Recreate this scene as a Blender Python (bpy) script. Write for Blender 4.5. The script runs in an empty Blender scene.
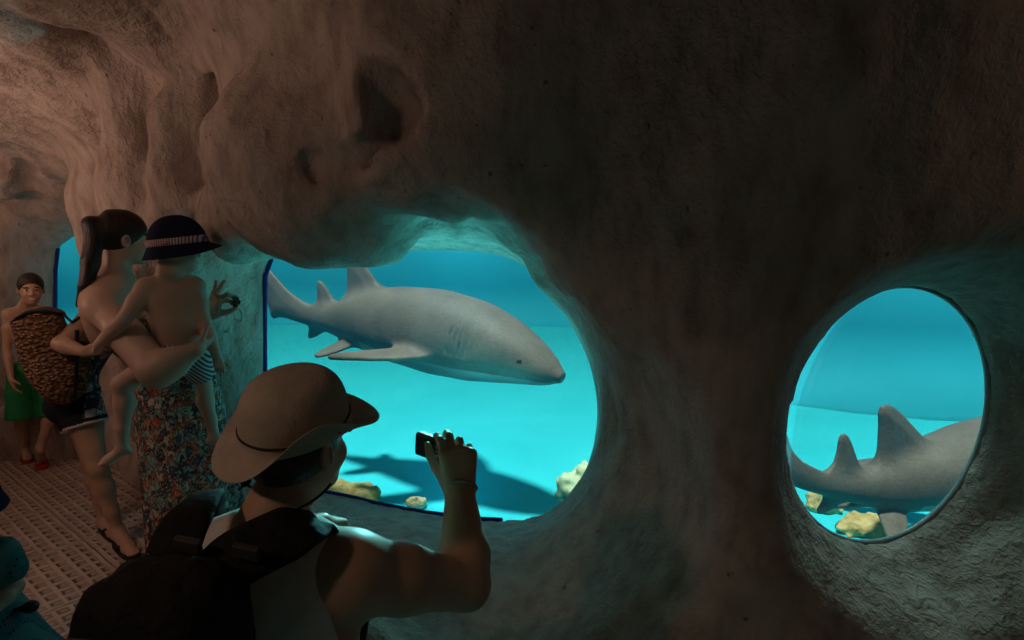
import bpy, math, random
import numpy as np
from mathutils import Vector, Matrix

random.seed(4)
C = bpy.context.scene.collection
SC = bpy.context.scene
PI = math.pi

# ------------------------------------------------------------------ camera
FPX = 600.0
CAMH = 1.49
PITCH = math.atan(78 / 600)
cp, sp = math.cos(PITCH), math.sin(PITCH)
cam = bpy.data.objects.new('camera', bpy.data.cameras.new('camera'))
C.objects.link(cam)
cam.location = (0, 0, CAMH)
cam.rotation_euler = (PI / 2 - PITCH, 0, 0)
cam.data.sensor_width = 36
cam.data.lens = 36 * FPX / 1024
cam.data.clip_start = 0.02
cam.data.clip_end = 100
SC.camera = cam


def ray(px, py):
    v = (320 - py) / FPX
    return np.array([(px - 512) / FPX, cp + v * sp, -sp + v * cp])


def W(px, py, Y):
    """world point seen at a pixel, at world distance Y"""
    d = ray(px, py)
    t = Y / d[1]
    return np.array([d[0] * t, Y, CAMH + d[2] * t])


def onz(px, py, z):
    d = ray(px, py)
    t = (z - CAMH) / d[2]
    return np.array([d[0] * t, d[1] * t, z])


# ------------------------------------------------------------------ noise
_rng = np.random.RandomState(11)
_LAT = _rng.rand(32, 32, 32).astype(np.float32) * 2 - 1


def vnoise(x, y, z, s, off=0.0):
    x = x / s + off; y = y / s + off * 1.7; z = z / s + off * 2.3
    xi = np.floor(x).astype(np.int32); yi = np.floor(y).astype(np.int32); zi = np.floor(z).astype(np.int32)
    fx = x - xi; fy = y - yi; fz = z - zi
    fx = fx * fx * (3 - 2 * fx); fy = fy * fy * (3 - 2 * fy); fz = fz * fz * (3 - 2 * fz)
    a = xi & 31; b = yi & 31; c = zi & 31
    a1 = (a + 1) & 31; b1 = (b + 1) & 31; c1 = (c + 1) & 31
    L = _LAT
    x00 = L[a, b, c] * (1 - fx) + L[a1, b, c] * fx
    x10 = L[a, b1, c] * (1 - fx) + L[a1, b1, c] * fx
    x01 = L[a, b, c1] * (1 - fx) + L[a1, b, c1] * fx
    x11 = L[a, b1, c1] * (1 - fx) + L[a1, b1, c1] * fx
    y0 = x00 * (1 - fy) + x10 * fy
    y1 = x01 * (1 - fy) + x11 * fy
    return y0 * (1 - fz) + y1 * fz


# ------------------------------------------------------------------ signed distance modelling
def smin(a, b, k):
    if k <= 0:
        return np.minimum(a, b)
    h = np.maximum(k - np.abs(a - b), 0) / k
    return np.minimum(a, b) - h * h * k * 0.25


def smax(a, b, k):
    return -smin(-a, -b, k)


def v3(p):
    return np.array([float(p[0]), float(p[1]), float(p[2])])


class Field:
    """a signed distance grid; negative inside"""

    def __init__(s, lo, hi, h, init=1.0):
        s.lo = v3(lo); s.h = h
        n = np.ceil((v3(hi) - s.lo) / h).astype(int) + 1
        s.n = n
        s.x = (s.lo[0] + h * np.arange(n[0])).astype(np.float32).reshape(-1, 1, 1)
        s.y = (s.lo[1] + h * np.arange(n[1])).astype(np.float32).reshape(1, -1, 1)
        s.z = (s.lo[2] + h * np.arange(n[2])).astype(np.float32).reshape(1, 1, -1)
        s.F = np.full(n, init, np.float32)

    def win(s, lo, hi):
        i0 = np.clip(np.floor((v3(lo) - s.lo) / s.h).astype(int), 0, s.n)
        i1 = np.clip(np.ceil((v3(hi) - s.lo) / s.h).astype(int) + 1, 0, s.n)
        sl = tuple(slice(a, b) for a, b in zip(i0, i1))
        return sl, s.x[sl[0]], s.y[:, sl[1]], s.z[:, :, sl[2]]

    def put(s, fn, lo, hi, k=0.0, op='add', m=None):
        m = (k + 3 * s.h) if m is None else m
        sl, x, y, z = s.win(v3(lo) - m, v3(hi) + m)
        if 0 in s.F[sl].shape:
            return s
        d = fn(x, y, z)
        if op == 'add':
            s.F[sl] = smin(s.F[sl], d, k)
        elif op == 'sub':
            s.F[sl] = smax(s.F[sl], -d, k)
        return s

    # primitives
    def cone(s, a, b, ra, rb=None, k=0.02, op='add'):
        rb = ra if rb is None else rb
        a = v3(a); b = v3(b); ab = b - a; L = float(ab @ ab) + 1e-12
        r = max(ra, rb)

        def fn(x, y, z):
            t = np.clip(((x - a[0]) * ab[0] + (y - a[1]) * ab[1] + (z - a[2]) * ab[2]) / L, 0, 1)
            d = np.sqrt((x - a[0] - t * ab[0]) ** 2 + (y - a[1] - t * ab[1]) ** 2 + (z - a[2] - t * ab[2]) ** 2)
            return d - (ra + (rb - ra) * t)
        return s.put(fn, np.minimum(a, b) - r, np.maximum(a, b) + r, k, op)

    def chain(s, pts, rs, k=0.02, op='add'):
        for i in range(len(pts) - 1):
            s.cone(pts[i], pts[i + 1], rs[i], rs[i + 1], k, op)
        return s

    def ell(s, c, r, R=None, k=0.02, op='add'):
        c = v3(c); r = v3(r)
        R = np.eye(3) if R is None else np.asarray(R)   # rows = local axes in world
        e = np.sqrt(((R * r[:, None]) ** 2).sum(0))

        def fn(x, y, z):
            dx, dy, dz = x - c[0], y - c[1], z - c[2]
            u = (dx * R[0, 0] + dy * R[0, 1] + dz * R[0, 2])
            v = (dx * R[1, 0] + dy * R[1, 1] + dz * R[1, 2])
            w = (dx * R[2, 0] + dy * R[2, 1] + dz * R[2, 2])
            k0 = np.sqrt((u / r[0]) ** 2 + (v / r[1]) ** 2 + (w / r[2]) ** 2)
            k1 = np.sqrt((u / r[0] ** 2) ** 2 + (v / r[1] ** 2) ** 2 + (w / r[2] ** 2) ** 2)
            return np.where(k0 < 0.3, (k0 - 1) * r.min(), k0 * (k0 - 1) / np.maximum(k1, 1e-6)).astype(np.float32)
        return s.put(fn, c - e, c + e, k, op)

    def box(s, c, hs, R=None, rnd=0.0, k=0.0, op='add'):
        c = v3(c); hs = v3(hs)
        R = np.eye(3) if R is None else np.asarray(R)
        e = np.sqrt(((R * hs[:, None]) ** 2).sum(0)) * 1.75

        def fn(x, y, z):
            dx, dy, dz = x - c[0], y - c[1], z - c[2]
            q = [np.abs(dx * R[i, 0] + dy * R[i, 1] + dz * R[i, 2]) - hs[i] + rnd for i in range(3)]
            o = np.sqrt(np.maximum(q[0], 0) ** 2 + np.maximum(q[1], 0) ** 2 + np.maximum(q[2], 0) ** 2)
            return o + np.minimum(np.maximum(np.maximum(q[0], q[1]), q[2]), 0) - rnd
        return s.put(fn, c - e, c + e, k, op)

    def near(s, w):
        """indices and coordinates of cells near the surface"""
        I = np.nonzero(np.abs(s.F) < w)
        return I, s.x[I[0], 0, 0], s.y[0, I[1], 0], s.z[0, 0, I[2]]

    def copy(s):
        o = Field.__new__(Field)
        o.__dict__.update(s.__dict__)
        o.F = s.F.copy()
        return o

    def mesh(s):
        return surface_nets(s.F, s.lo, s.h)


def surface_nets(F, lo, h):
    nx, ny, nz = F.shape
    ins = (F < 0)
    cnt = np.zeros((nx - 1, ny - 1, nz - 1), np.int8)
    for i in (0, 1):
        for j in (0, 1):
            for k in (0, 1):
                cnt += ins[i:nx - 1 + i, j:ny - 1 + j, k:nz - 1 + k]
    act = (cnt > 0) & (cnt < 8)
    I, J, K = np.nonzero(act)
    n = len(I)
    idx = np.full(act.shape, -1, np.int32)
    idx[I, J, K] = np.arange(n)
    acc = np.zeros((n, 3), np.float32); num = np.zeros(n, np.float32)
    for ax in range(3):
        for p in (0, 1):
            for q in (0, 1):
                o = [0, 0, 0]
                oth = [a for a in range(3) if a != ax]
                o[oth[0]] = p; o[oth[1]] = q
                o2 = list(o); o2[ax] = 1
                f0 = F[I + o[0], J + o[1], K + o[2]]
                f1 = F[I + o2[0], J + o2[1], K + o2[2]]
                cr = (f0 < 0) != (f1 < 0)
                t = np.where(cr, f0 / np.where(cr, f0 - f1, 1), 0)
                for a in range(3):
                    acc[:, a] += np.where(cr, t if a == ax else o[a], 0)
                num += cr
    V = (acc / num[:, None] + np.stack([I, J, K], 1)) * h + np.asarray(lo, np.float32)
    Q = []
    for ax in range(3):
        sl0 = [slice(None)] * 3; sl1 = [slice(None)] * 3
        sl0[ax] = slice(0, -1); sl1[ax] = slice(1, None)
        a, b = [q for q in range(3) if q != ax]
        cr = ins[tuple(sl0)] != ins[tuple(sl1)]
        A, B, D = np.nonzero(cr)
        E = [A, B, D]
        ok = (E[a] > 0) & (E[b] > 0) & (E[a] < F.shape[a] - 1) & (E[b] < F.shape[b] - 1)
        E = [e[ok] for e in E]
        fl = ins[E[0], E[1], E[2]]

        def cell(da, db):
            e = list(E); e[a] = e[a] - da; e[b] = e[b] - db
            return idx[e[0], e[1], e[2]]
        q = np.stack([cell(1, 1), cell(0, 1), cell(0, 0), cell(1, 0)], 1)
        if ax == 1:
            fl = ~fl
        q[~fl] = q[~fl][:, ::-1]
        Q.append(q)
    return V, np.concatenate(Q)


# ------------------------------------------------------------------ objects
def rawmesh(name, V, Q, smooth=True):
    V = np.asarray(V, np.float32); Q = np.asarray(Q, np.int32)
    me = bpy.data.meshes.new(name)
    me.vertices.add(len(V)); me.vertices.foreach_set('co', V.ravel())
    m, k = Q.shape
    me.loops.add(m * k); me.loops.foreach_set('vertex_index', Q.ravel())
    me.polygons.add(m); me.polygons.foreach_set('loop_start', np.arange(m, dtype=np.int32) * k)
    me.polygons.foreach_set('use_smooth', np.full(m, smooth))
    me.update(calc_edges=True)
    return me


def link(name, me, mat=None, parent=None):
    o = bpy.data.objects.new(name, me)
    C.objects.link(o)
    if mat is not None:
        for m in (mat if isinstance(mat, (list, tuple)) else [mat]):
            me.materials.append(m)
    if parent is not None:
        o.parent = parent
        o.matrix_parent_inverse = parent_inv(parent)
    return o


def world_of(p):
    M = Matrix.LocRotScale(p.location, p.rotation_euler, p.scale)
    return M if p.parent is None else world_of(p.parent) @ p.matrix_parent_inverse @ M


def parent_inv(p):
    return world_of(p).inverted()


def solid(name, fld, mat, parent=None):
    V, Q = fld.mesh()
    return link(name, rawmesh(name, V, Q), mat, parent)


class MB:
    """collects vertices and polygons for one mesh"""

    def __init__(s):
        s.v = []; s.f = []; s.mi = []

    def grid(s, P, closeu=False, closev=False, mi=0):
        P = np.asarray(P); nu, nv = P.shape[:2]; b = len(s.v)
        s.v += [tuple(p) for p in P.reshape(-1, 3)]
        for i in range(nu if closeu else nu - 1):
            for j in range(nv if closev else nv - 1):
                i1 = (i + 1) % nu; j1 = (j + 1) % nv
                s.f.append((b + i * nv + j, b + i1 * nv + j, b + i1 * nv + j1, b + i * nv + j1)); s.mi.append(mi)
        return s

    def poly(s, pts, mi=0):
        b = len(s.v); s.v += [tuple(p) for p in pts]
        s.f.append(tuple(range(b, b + len(pts)))); s.mi.append(mi)
        return s

    def tube(s, pts, r, n=8, cap=True, closed=False, mi=0, flat=1.0):
        pts = [v3(p) for p in pts]; m = len(pts)
        rs = r if hasattr(r, '__len__') else [r] * m
        rings = []; up = None
        for i in range(m):
            if closed:
                t = pts[(i + 1) % m] - pts[i - 1]
            else:
                t = pts[min(i + 1, m - 1)] - pts[max(i - 1, 0)]
            t = t / (np.linalg.norm(t) + 1e-9)
            if up is None:
                up = np.array([0, 0, 1.0]) if abs(t[2]) < .9 else np.array([1.0, 0, 0])
            a = np.cross(t, up); a /= np.linalg.norm(a) + 1e-9
            up = np.cross(a, t)
            th = np.linspace(0, 2 * PI, n, endpoint=False)
            rings.append(pts[i] + rs[i] * (np.outer(np.cos(th), a) + flat * np.outer(np.sin(th), up)))
        b = len(s.v)
        s.grid(np.array(rings), closeu=closed, closev=True, mi=mi)
        if cap and not closed:
            s.f.append(tuple(b + j for j in range(n))); s.mi.append(mi)
            s.f.append(tuple(b + (m - 1) * n + j for j in reversed(range(n)))); s.mi.append(mi)
        return s

    def box(s, c, hs, R=None, mi=0):
        R = np.eye(3) if R is None else np.asarray(R)
        b = len(s.v)
        for i in (-1, 1):
            for j in (-1, 1):
                for k in (-1, 1):
                    s.v.append(tuple(v3(c) + i * hs[0] * R[0] + j * hs[1] * R[1] + k * hs[2] * R[2]))
        for q in ((0, 1, 3, 2), (4, 6, 7, 5), (0, 4, 5, 1), (2, 3, 7, 6), (0, 2, 6, 4), (1, 5, 7, 3)):
            s.f.append(tuple(b + i for i in q)); s.mi.append(mi)
        return s

    def build(s, name, mat, parent=None, smooth=True, bevel=0.0, solidify=0.0, subsurf=0):
        me = bpy.data.meshes.new(name)
        me.from_pydata(s.v, [], s.f)
        for p, m in zip(me.polygons, s.mi):
            p.use_smooth = smooth; p.material_index = m
        o = link(name, me, mat, parent)
        import bmesh
        bm = bmesh.new(); bm.from_mesh(me)
        bmesh.ops.remove_doubles(bm, verts=bm.verts, dist=1e-6)
        bmesh.ops.recalc_face_normals(bm, faces=bm.faces)
        bm.to_mesh(me); bm.free()
        if solidify:
            m = o.modifiers.new('thickness', 'SOLIDIFY'); m.thickness = solidify; m.offset = 0
        if bevel:
            m = o.modifiers.new('bevel', 'BEVEL'); m.width = bevel; m.segments = 2
        if subsurf:
            m = o.modifiers.new('smooth', 'SUBSURF'); m.levels = subsurf; m.render_levels = subsurf
        return o


def tag(o, label, cat, group=None, kind=None):
    o['label'] = label; o['category'] = cat
    if group: o['group'] = group
    if kind: o['kind'] = kind
    return o


def empty(name, loc):
    o = bpy.data.objects.new(name, None)
    C.objects.link(o); o.location = tuple(float(q) for q in loc)
    o.empty_display_size = .1
    return o


def structure(o):
    o['kind'] = 'structure'
    return o


# ------------------------------------------------------------------ materials
class NT:
    def __init__(s, name):
        s.m = bpy.data.materials.new(name); s.m.use_nodes = True
        s.t = s.m.node_tree; s.n = s.t.nodes; s.l = s.t.links
        s.b = s.n['Principled BSDF']; s.out = s.n['Material Output']

    def node(s, kind, **kw):
        nd = s.n.new(kind)
        for k, v in kw.items():
            if k in nd.inputs.keys():
                nd.inputs[k].default_value = v
            else:
                setattr(nd, k, v)
        return nd

    def co(s, scale=(1, 1, 1), rot=(0, 0, 0), loc=(0, 0, 0)):
        g = s.node('ShaderNodeTexCoord'); mp = s.node('ShaderNodeMapping')
        mp.inputs['Scale'].default_value = scale; mp.inputs['Rotation'].default_value = rot
        mp.inputs['Location'].default_value = loc
        s.l.new(g.outputs['Object'], mp.inputs['Vector'])
        return mp.outputs['Vector']

    def noise(s, scale, detail=4, rough=.55, vec=None, dist=0.0):
        nd = s.node('ShaderNodeTexNoise')
        nd.inputs['Scale'].default_value = scale; nd.inputs['Detail'].default_value = detail
        nd.inputs['Roughness'].default_value = rough; nd.inputs['Distortion'].default_value = dist
        s.l.new(vec if vec is not None else s.co(), nd.inputs['Vector'])
        return nd.outputs['Fac']

    def ramp(s, fac, stops, interp='LINEAR'):
        r = s.node('ShaderNodeValToRGB'); r.color_ramp.interpolation = interp
        e = r.color_ramp.elements
        while len(e) < len(stops): e.new(0.5)
        for q, (p, c) in zip(e, stops):
            q.position = p; q.color = c if len(c) == 4 else (*c, 1)
        s.l.new(fac, r.inputs['Fac'])
        return r.outputs['Color']

    def mix(s, fac, a, b, mode='MIX'):
        m = s.node('ShaderNodeMix', data_type='RGBA', blend_type=mode)
        for sock, val in ((m.inputs[0], fac), (m.inputs[6], a), (m.inputs[7], b)):
            if hasattr(val, 'is_linked') or hasattr(val, 'links'):
                s.l.new(val, sock)
            else:
                sock.default_value = val if not hasattr(val, '__len__') or len(val) == 4 else (*val, 1)
        return m.outputs[2]

    def math(s, op, a, b=0.0, clamp=False):
        m = s.node('ShaderNodeMath', operation=op, use_clamp=clamp)
        for i, val in enumerate((a, b)):
            if hasattr(val, 'links'): s.l.new(val, m.inputs[i])
            else: m.inputs[i].default_value = val
        return m.outputs[0]

    def bump(s, h, strength=.3, dist=.02, prev=None):
        b = s.node('ShaderNodeBump'); b.inputs['Strength'].default_value = strength
        b.inputs['Distance'].default_value = dist
        s.l.new(h, b.inputs['Height'])
        if prev is not None: s.l.new(prev, b.inputs['Normal'])
        s.l.new(b.outputs['Normal'], s.b.inputs['Normal'])
        return b.outputs['Normal']

    def base(s, c):
        if hasattr(c, 'links'): s.l.new(c, s.b.inputs['Base Color'])
        else: s.b.inputs['Base Color'].default_value = (*c, 1)
        return s

    def set(s, rough=.7, spec=.3, metal=0.0):
        s.b.inputs['Roughness'].default_value = rough
        s.b.inputs['Specular IOR Level'].default_value = spec
        s.b.inputs['Metallic'].default_value = metal
        return s


def flat(name, col, rough=.7, spec=.3, var=.15, scale=60, bump=0.0, metal=0.0):
    """a plain material with a little fine mottling"""
    t = NT(name).set(rough, spec, metal)
    n = t.noise(scale, 3)
    d = tuple(max(0, q * (1 - var)) for q in col); u = tuple(min(1, q * (1 + var)) for q in col)
    t.base(t.ramp(n, [(.3, d), (.7, u)]))
    if bump: t.bump(n, bump, .004)
    return t.m
# ------------------------------------------------------------------ cave
def poly_sd(px, py, P):
    """signed distance to a 2D polygon, negative inside"""
    P = np.asarray(P, np.float32)
    shp = np.broadcast(px, py).shape
    px = np.broadcast_to(px, shp).ravel(); py = np.broadcast_to(py, shp).ravel()
    d = np.full(px.shape, 1e9, np.float32); inside = np.zeros(px.shape, bool)
    n = len(P)
    for i in range(n):
        a = P[i]; b = P[(i + 1) % n]
        e = b - a; wx = px - a[0]; wy = py - a[1]
        t = np.clip((wx * e[0] + wy * e[1]) / (e @ e + 1e-12), 0, 1)
        d = np.minimum(d, (wx - e[0] * t) ** 2 + (wy - e[1] * t) ** 2)
        c = ((a[1] > py) != (b[1] > py))
        with np.errstate(divide='ignore', invalid='ignore'):
            xi = (b[0] - a[0]) * (py - a[1]) / (b[1] - a[1] + 1e-12) + a[0]
        inside ^= c & (px < xi)
    return (np.where(inside, -1, 1) * np.sqrt(d)).reshape(shp).astype(np.float32)


def smooth_closed(P, it=2):
    P = np.asarray(P, float)
    for _ in range(it):
        Q = np.roll(P, -1, 0)
        P = np.stack([.75 * P + .25 * Q, .25 * P + .75 * Q], 1).reshape(-1, P.shape[1])
    return P


class Pane:
    """a vertical glass plane through two plan points"""

    def __init__(s, L, R):
        s.o = np.array([L[0], L[1], 0.0]); d = np.array([R[0] - L[0], R[1] - L[1], 0.0])
        s.len = np.linalg.norm(d); s.u = d / s.len
        s.n = np.array([s.u[1], -s.u[0], 0.0])           # towards the viewers

    def hit(s, px, py):
        d = ray(px, py); t = ((s.o - np.array([0, 0, CAMH])) @ s.n) / (d @ s.n)
        p = np.array([0, 0, CAMH]) + d * t
        return np.array([(p - s.o) @ s.u, p[2]])

    def pt(s, a, z, off=0.0):
        return s.o + s.u * a + s.n * off + np.array([0, 0, z])

    def loc(s, x, y):
        return ((x - s.o[0]) * s.u[0] + (y - s.o[1]) * s.u[1],
                (x - s.o[0]) * s.n[0] + (y - s.o[1]) * s.n[1])


G1 = Pane((-1.375, 3.3), (0.39, 2.75))                    # the large window
px1 = [(262, 390), (261, 330), (262, 258), (285, 262), (318, 267), (352, 270), (385, 256), (420, 250), (470, 251),
       (512, 258), (538, 277), (560, 306), (578, 336), (591, 366), (598, 402), (596, 440), (584, 476), (560, 506),
       (532, 521), (490, 523), (430, 516), (380, 507), (345, 498), (310, 492), (275, 488), (262, 478)]
PG1 = smooth_closed([G1.hit(*p) for p in px1], 1)
G2 = Pane((-3.82, 4.95), (-2.82, 4.85))                   # the far window
px2 = [(52, 330), (52, 250), (62, 243), (75, 234), (92, 230), (112, 240), (116, 300), (114, 380), (104, 430), (62, 432), (53, 410)]
PG2 = smooth_closed([G2.hit(*p) for p in px2], 1)
YAW3 = math.radians(17)
C3 = np.array([1.304, 1.960, .898]); R3 = .446
u3 = np.array([math.cos(YAW3), math.sin(YAW3), 0.0])
G3 = Pane(C3[:2] - u3[:2] * .8, C3[:2] + u3[:2] * .8)      # the plane of the dome's rim
th = np.linspace(0, 2 * PI, 40, endpoint=False)
PG3 = np.stack([.8 + R3 * np.cos(th), C3[2] + R3 * np.sin(th)], 1)

WX = np.array([-5.2, -4.6, -3.9, -3.2, -2.6, -2.2, -1.75, -1.45, -1.2, -.8, -.3, .1, .4, .7, 1.0, 1.4, 2.0, 3.2])
WY = np.array([4.75, 4.70, 4.62, 4.40, 3.85, 3.5, 3.2, 2.9, 2.62, 2.3, 2.12, 2.02, 1.86, 1.66, 1.56, 1.6, 1.8, 2.5])
TANK_PLAN = [(-7, 9.5), (-7, 7.0)] + [tuple(G2.pt(a, 0, -.05)[:2]) for a in (-.45, 1.35)] + \
            [tuple(G1.pt(a, 0, -.05)[:2]) for a in (-.45, 1.98)] + [tuple(G3.pt(a, 0, -.05)[:2]) for a in (.27, 2.6)] + [(5, 9.5)]


def build_cave():
    H = .032
    f = Field((-5.3, -1.7, -.5), (2.9, 6.1, 3.15), H)
    x, y, z = f.x, f.y, f.z
    yw = np.interp(x[:, 0, 0], WX, WY).astype(np.float32)
    ker = np.ones(9) / 9
    yw = np.convolve(np.pad(yw, 4, mode='edge'), ker, 'valid').astype(np.float32).reshape(-1, 1, 1)
    slope = np.gradient(yw[:, 0, 0], H).reshape(-1, 1, 1)
    nrm = np.sqrt(1 + slope ** 2)
    # parapet swells towards the viewers below the window, the top leans in
    lean = .22 * np.clip(z - 1.75, 0, 2) ** 1.2
    hump = np.exp(-((x + .35) / .75) ** 2) * .42 / (1 + np.exp((z - .58) / .05))
    V = (y - yw + lean + hump) / nrm
    # folded drapery of plaster on the far wall
    V = smax(V, z - (2.46 + .05 * np.sin(x * 1.3 + y * .7) + .12 * np.clip(x + 1.5, 0, 2) - .19 * np.clip(y - 2.5, 0, 3)), .38)
    V = smax(V, -(x + 4.5), .5)
    V = smax(V, -((x + 4.75) * .849 + (y - 4.0) * .529), .5)
    V = smax(V, -(y + 1.35), .5)
    V = smax(V, x - 2.5, .5)
    f.F = np.ascontiguousarray(np.broadcast_to(V, f.n)).astype(np.float32)
    F = f.F
    # rock masses (subtracted from the void): hanging boss and columns
    def col(pts, rs, k=.16):
        for i in range(len(pts) - 1):
            f.cone(W(*pts[i]), W(*pts[i + 1]), rs[i], rs[i + 1], k, 'sub')
    col([(104, 118, 3.85), (104, 205, 3.95), (110, 330, 4.0), (108, 470, 4.0)], [.11, .15, .12, .13])
    col([(66, 140, 4.1), (72, 200, 4.3), (70, 222, 4.4)], [.10, .12, .05], .12)
    col([(46, 165, 4.2), (40, 235, 4.42), (36, 400, 4.5)], [.10, .11, .10], .12)
    col([(10, 178, 4.3), (14, 300, 4.45), (8, 420, 4.5)], [.12, .12, .13], .12)
    col([(140, 80, 3.15), (150, 190, 3.3), (165, 420, 3.35)], [.16, .22, .2])
    col([(195, 120, 2.95), (196, 195, 3.1), (205, 300, 3.2)], [.14, .15, .08])
    f.ell(W(470, 120, 2.2), (.30, .16, .4), None, .3, 'sub')
    # slits and hollows (added to the void)
    def slit(pts, rs, k=.05):
        for i in range(len(pts) - 1):
            f.cone(W(*pts[i]), W(*pts[i + 1]), rs[i], rs[i + 1], k)
    slit([(232, 62, 2.72), (228, 100, 2.8), (222, 142, 2.9)], [.03, .07, .03])
    slit([(116, 120, 3.75), (114, 205, 3.8)], [.04, .05])
    slit([(27, 205, 4.5), (26, 228, 4.5)], [.09, .09])
    slit([(28, 160, 4.25), (27, 185, 4.35)], [.05, .05])
    slit([(500, 108, 1.95), (512, 128, 1.95), (514, 152, 1.96)], [.012, .018, .01], .02)
    # window funnels
    def funnel(P, PG, g, smax_depth, k):
        a, s_ = P.loc(x, y)
        a = np.broadcast_to(a, (f.n[0], f.n[1], 1)); s_ = np.broadcast_to(s_, (f.n[0], f.n[1], 1))
        c = (PG.min(0) + PG.max(0)) / 2; e = (PG.max(0) - PG.min(0)) / 2
        m = ((a[:, :, 0] > PG[:, 0].min() - 1.0) & (a[:, :, 0] < PG[:, 0].max() + 1.0) & (s_[:, :, 0] > -.5) & (s_[:, :, 0] < smax_depth))
        I, J = np.nonzero(m)
        A = a[I, J]; S = s_[I, J]; Z = z[0]
        d2 = poly_sd(A, Z, PG)
        da = (A - c[0]) / e[0]; dz = (Z - c[1]) / e[1]
        l = np.sqrt(da ** 2 + dz ** 2) + 1e-6
        da, dz = da / l, dz / l
        gl, gr, gt, gb = g
        wl, wr, wt, wb = np.clip(-da, 0, 1) ** 2, np.clip(da, 0, 1) ** 2, np.clip(dz, 0, 1) ** 2, np.clip(-dz, 0, 1) ** 2
        fl = gl(S) * wl + gr(S) * wr + gt(S) * wt + gb(S) * wb
        d = (d2 - fl) * .85
        d = smax(d, -(S + .5), .01)
        F[I, J] = smin(F[I, J], d.astype(np.float32), k)
    P0 = lambda s: np.maximum(s, 0)
    funnel(G1, PG1, (lambda s: .95 * np.minimum(P0(s), .34) + .3 * P0(s - .34), lambda s: .30 * P0(s) + .25 * P0(s) ** 2, lambda s: .26 * P0(s), lambda s: -.30 * P0(s)), 1.3, .12)
    funnel(G2, PG2, (lambda s: .45 * P0(s), lambda s: .9 * P0(s), lambda s: .45 * P0(s), lambda s: .0 * P0(s)), .9, .10)
    funnel(G3, PG3, (lambda s: 1.45 * P0(s), lambda s: .65 * P0(s), lambda s: .22 * P0(s) + .5 * P0(s) ** 2, lambda s: .5 * P0(s)), .8, .10)
    f.ell(W(305, 165, 2.55), (.40, .32, .43), None, .14, 'sub')
    f.ell(W(378, 200, 2.62), (.16, .2, .22), None, .16, 'sub')
    f.ell(W(238, 225, 2.8), (.16, .2, .2), None, .14, 'sub')
    slit([(350, 44, 2.08), (378, 80, 2.08), (392, 120, 2.10), (374, 150, 2.16), (346, 160, 2.2)], [.03, .05, .065, .06, .03], .07)
    slit([(312, 166, 2.24), (318, 184, 2.26)], [.035, .01])
    # ledge by the far window
    f.box(W(64, 436, 4.25), (.26, .3, .28), None, .04, .04, 'sub')
    # roughness
    I, X, Y, Z = f.near(.22)
    n = .06 * vnoise(X, Y, Z, .62) + .042 * vnoise(X, Y, Z * .6, .27, 5) + .014 * vnoise(X, Y, Z, .12, 9)
    rid = 1 - np.abs(vnoise(X, Y, Z * .45, .42, 3))
    n += -.09 * np.clip(rid - .84, 0, 1) * 4 * np.clip(vnoise(X, Y, Z, .9, 21) + .35, 0, 1)
    rid2 = 1 - np.abs(vnoise(X, Y, Z * .6, .21, 13))
    n += -.05 * np.clip(rid2 - .84, 0, 1) * 3 * np.clip(vnoise(X, Y, Z, .7, 31) + .1, 0, 1)
    # the glass rims stay true: no roughness next to them
    for P, PG in ((G1, PG1), (G2, PG2), (G3, PG3)):
        a, s_ = P.loc(X, Y)
        nearg = (np.abs(s_) < .45) & (a > PG[:, 0].min() - .4) & (a < PG[:, 0].max() + .4)
        w = np.ones_like(X)
        d2 = np.abs(poly_sd(a[nearg], Z[nearg], PG))
        w[nearg] = np.clip((np.abs(s_[nearg]) + d2 * .6) / .4, 0.08, 1)
        n = n * w
    F[I] += n
    # the tank side
    R = -F                                              # rock: negative inside
    td = poly_sd(x[:, :, 0], y[:, :, 0], TANK_PLAN)[:, :, None]
    R = np.maximum(R, -td)
    f.F = R.astype(np.float32)
    # plain cut faces at the outer borders
    for ax in range(3):
        sl = [slice(None)] * 3
        for e in (0, -1):
            sl[ax] = e
            f.F[tuple(sl)] = np.maximum(f.F[tuple(sl)], H * .5)
    return f.mesh()


rock = NT('cave_plaster').set(.88, .25)
_v = rock.co()
_vs = rock.co((1, 1, .42))
_n1 = rock.noise(2.2, 6, .6, _v)
_n2 = rock.noise(14, 5, .55, _vs, .15)
_n3 = rock.noise(85, 3, .6, _v)
_c = rock.ramp(_n1, [(.25, (.30, .235, .20)), (.55, (.46, .375, .325)), (.8, (.57, .48, .42))])
_c = rock.mix(.55, _c, rock.ramp(_n2, [(.3, (.22, .165, .14)), (.5, (.45, .365, .315)), (.72, (.60, .51, .45))]))
_pit = rock.ramp(rock.noise(23, 2, .5, _v), [(.22, (.35, .3, .28)), (.28, (1, 1, 1))])
_c = rock.mix(1.0, _c, _pit, 'MULTIPLY')
rock.base(_c)
_b = rock.bump(_n2, .50, .03)
_b = rock.bump(_n3, .6, .010, _b)
_b = rock.bump(rock.noise(5.5, 4, .6, _v), .45, .07, _b)
_b = rock.bump(rock.noise(24, 4, .6, _v, .6), .5, .03, _b)

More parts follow.
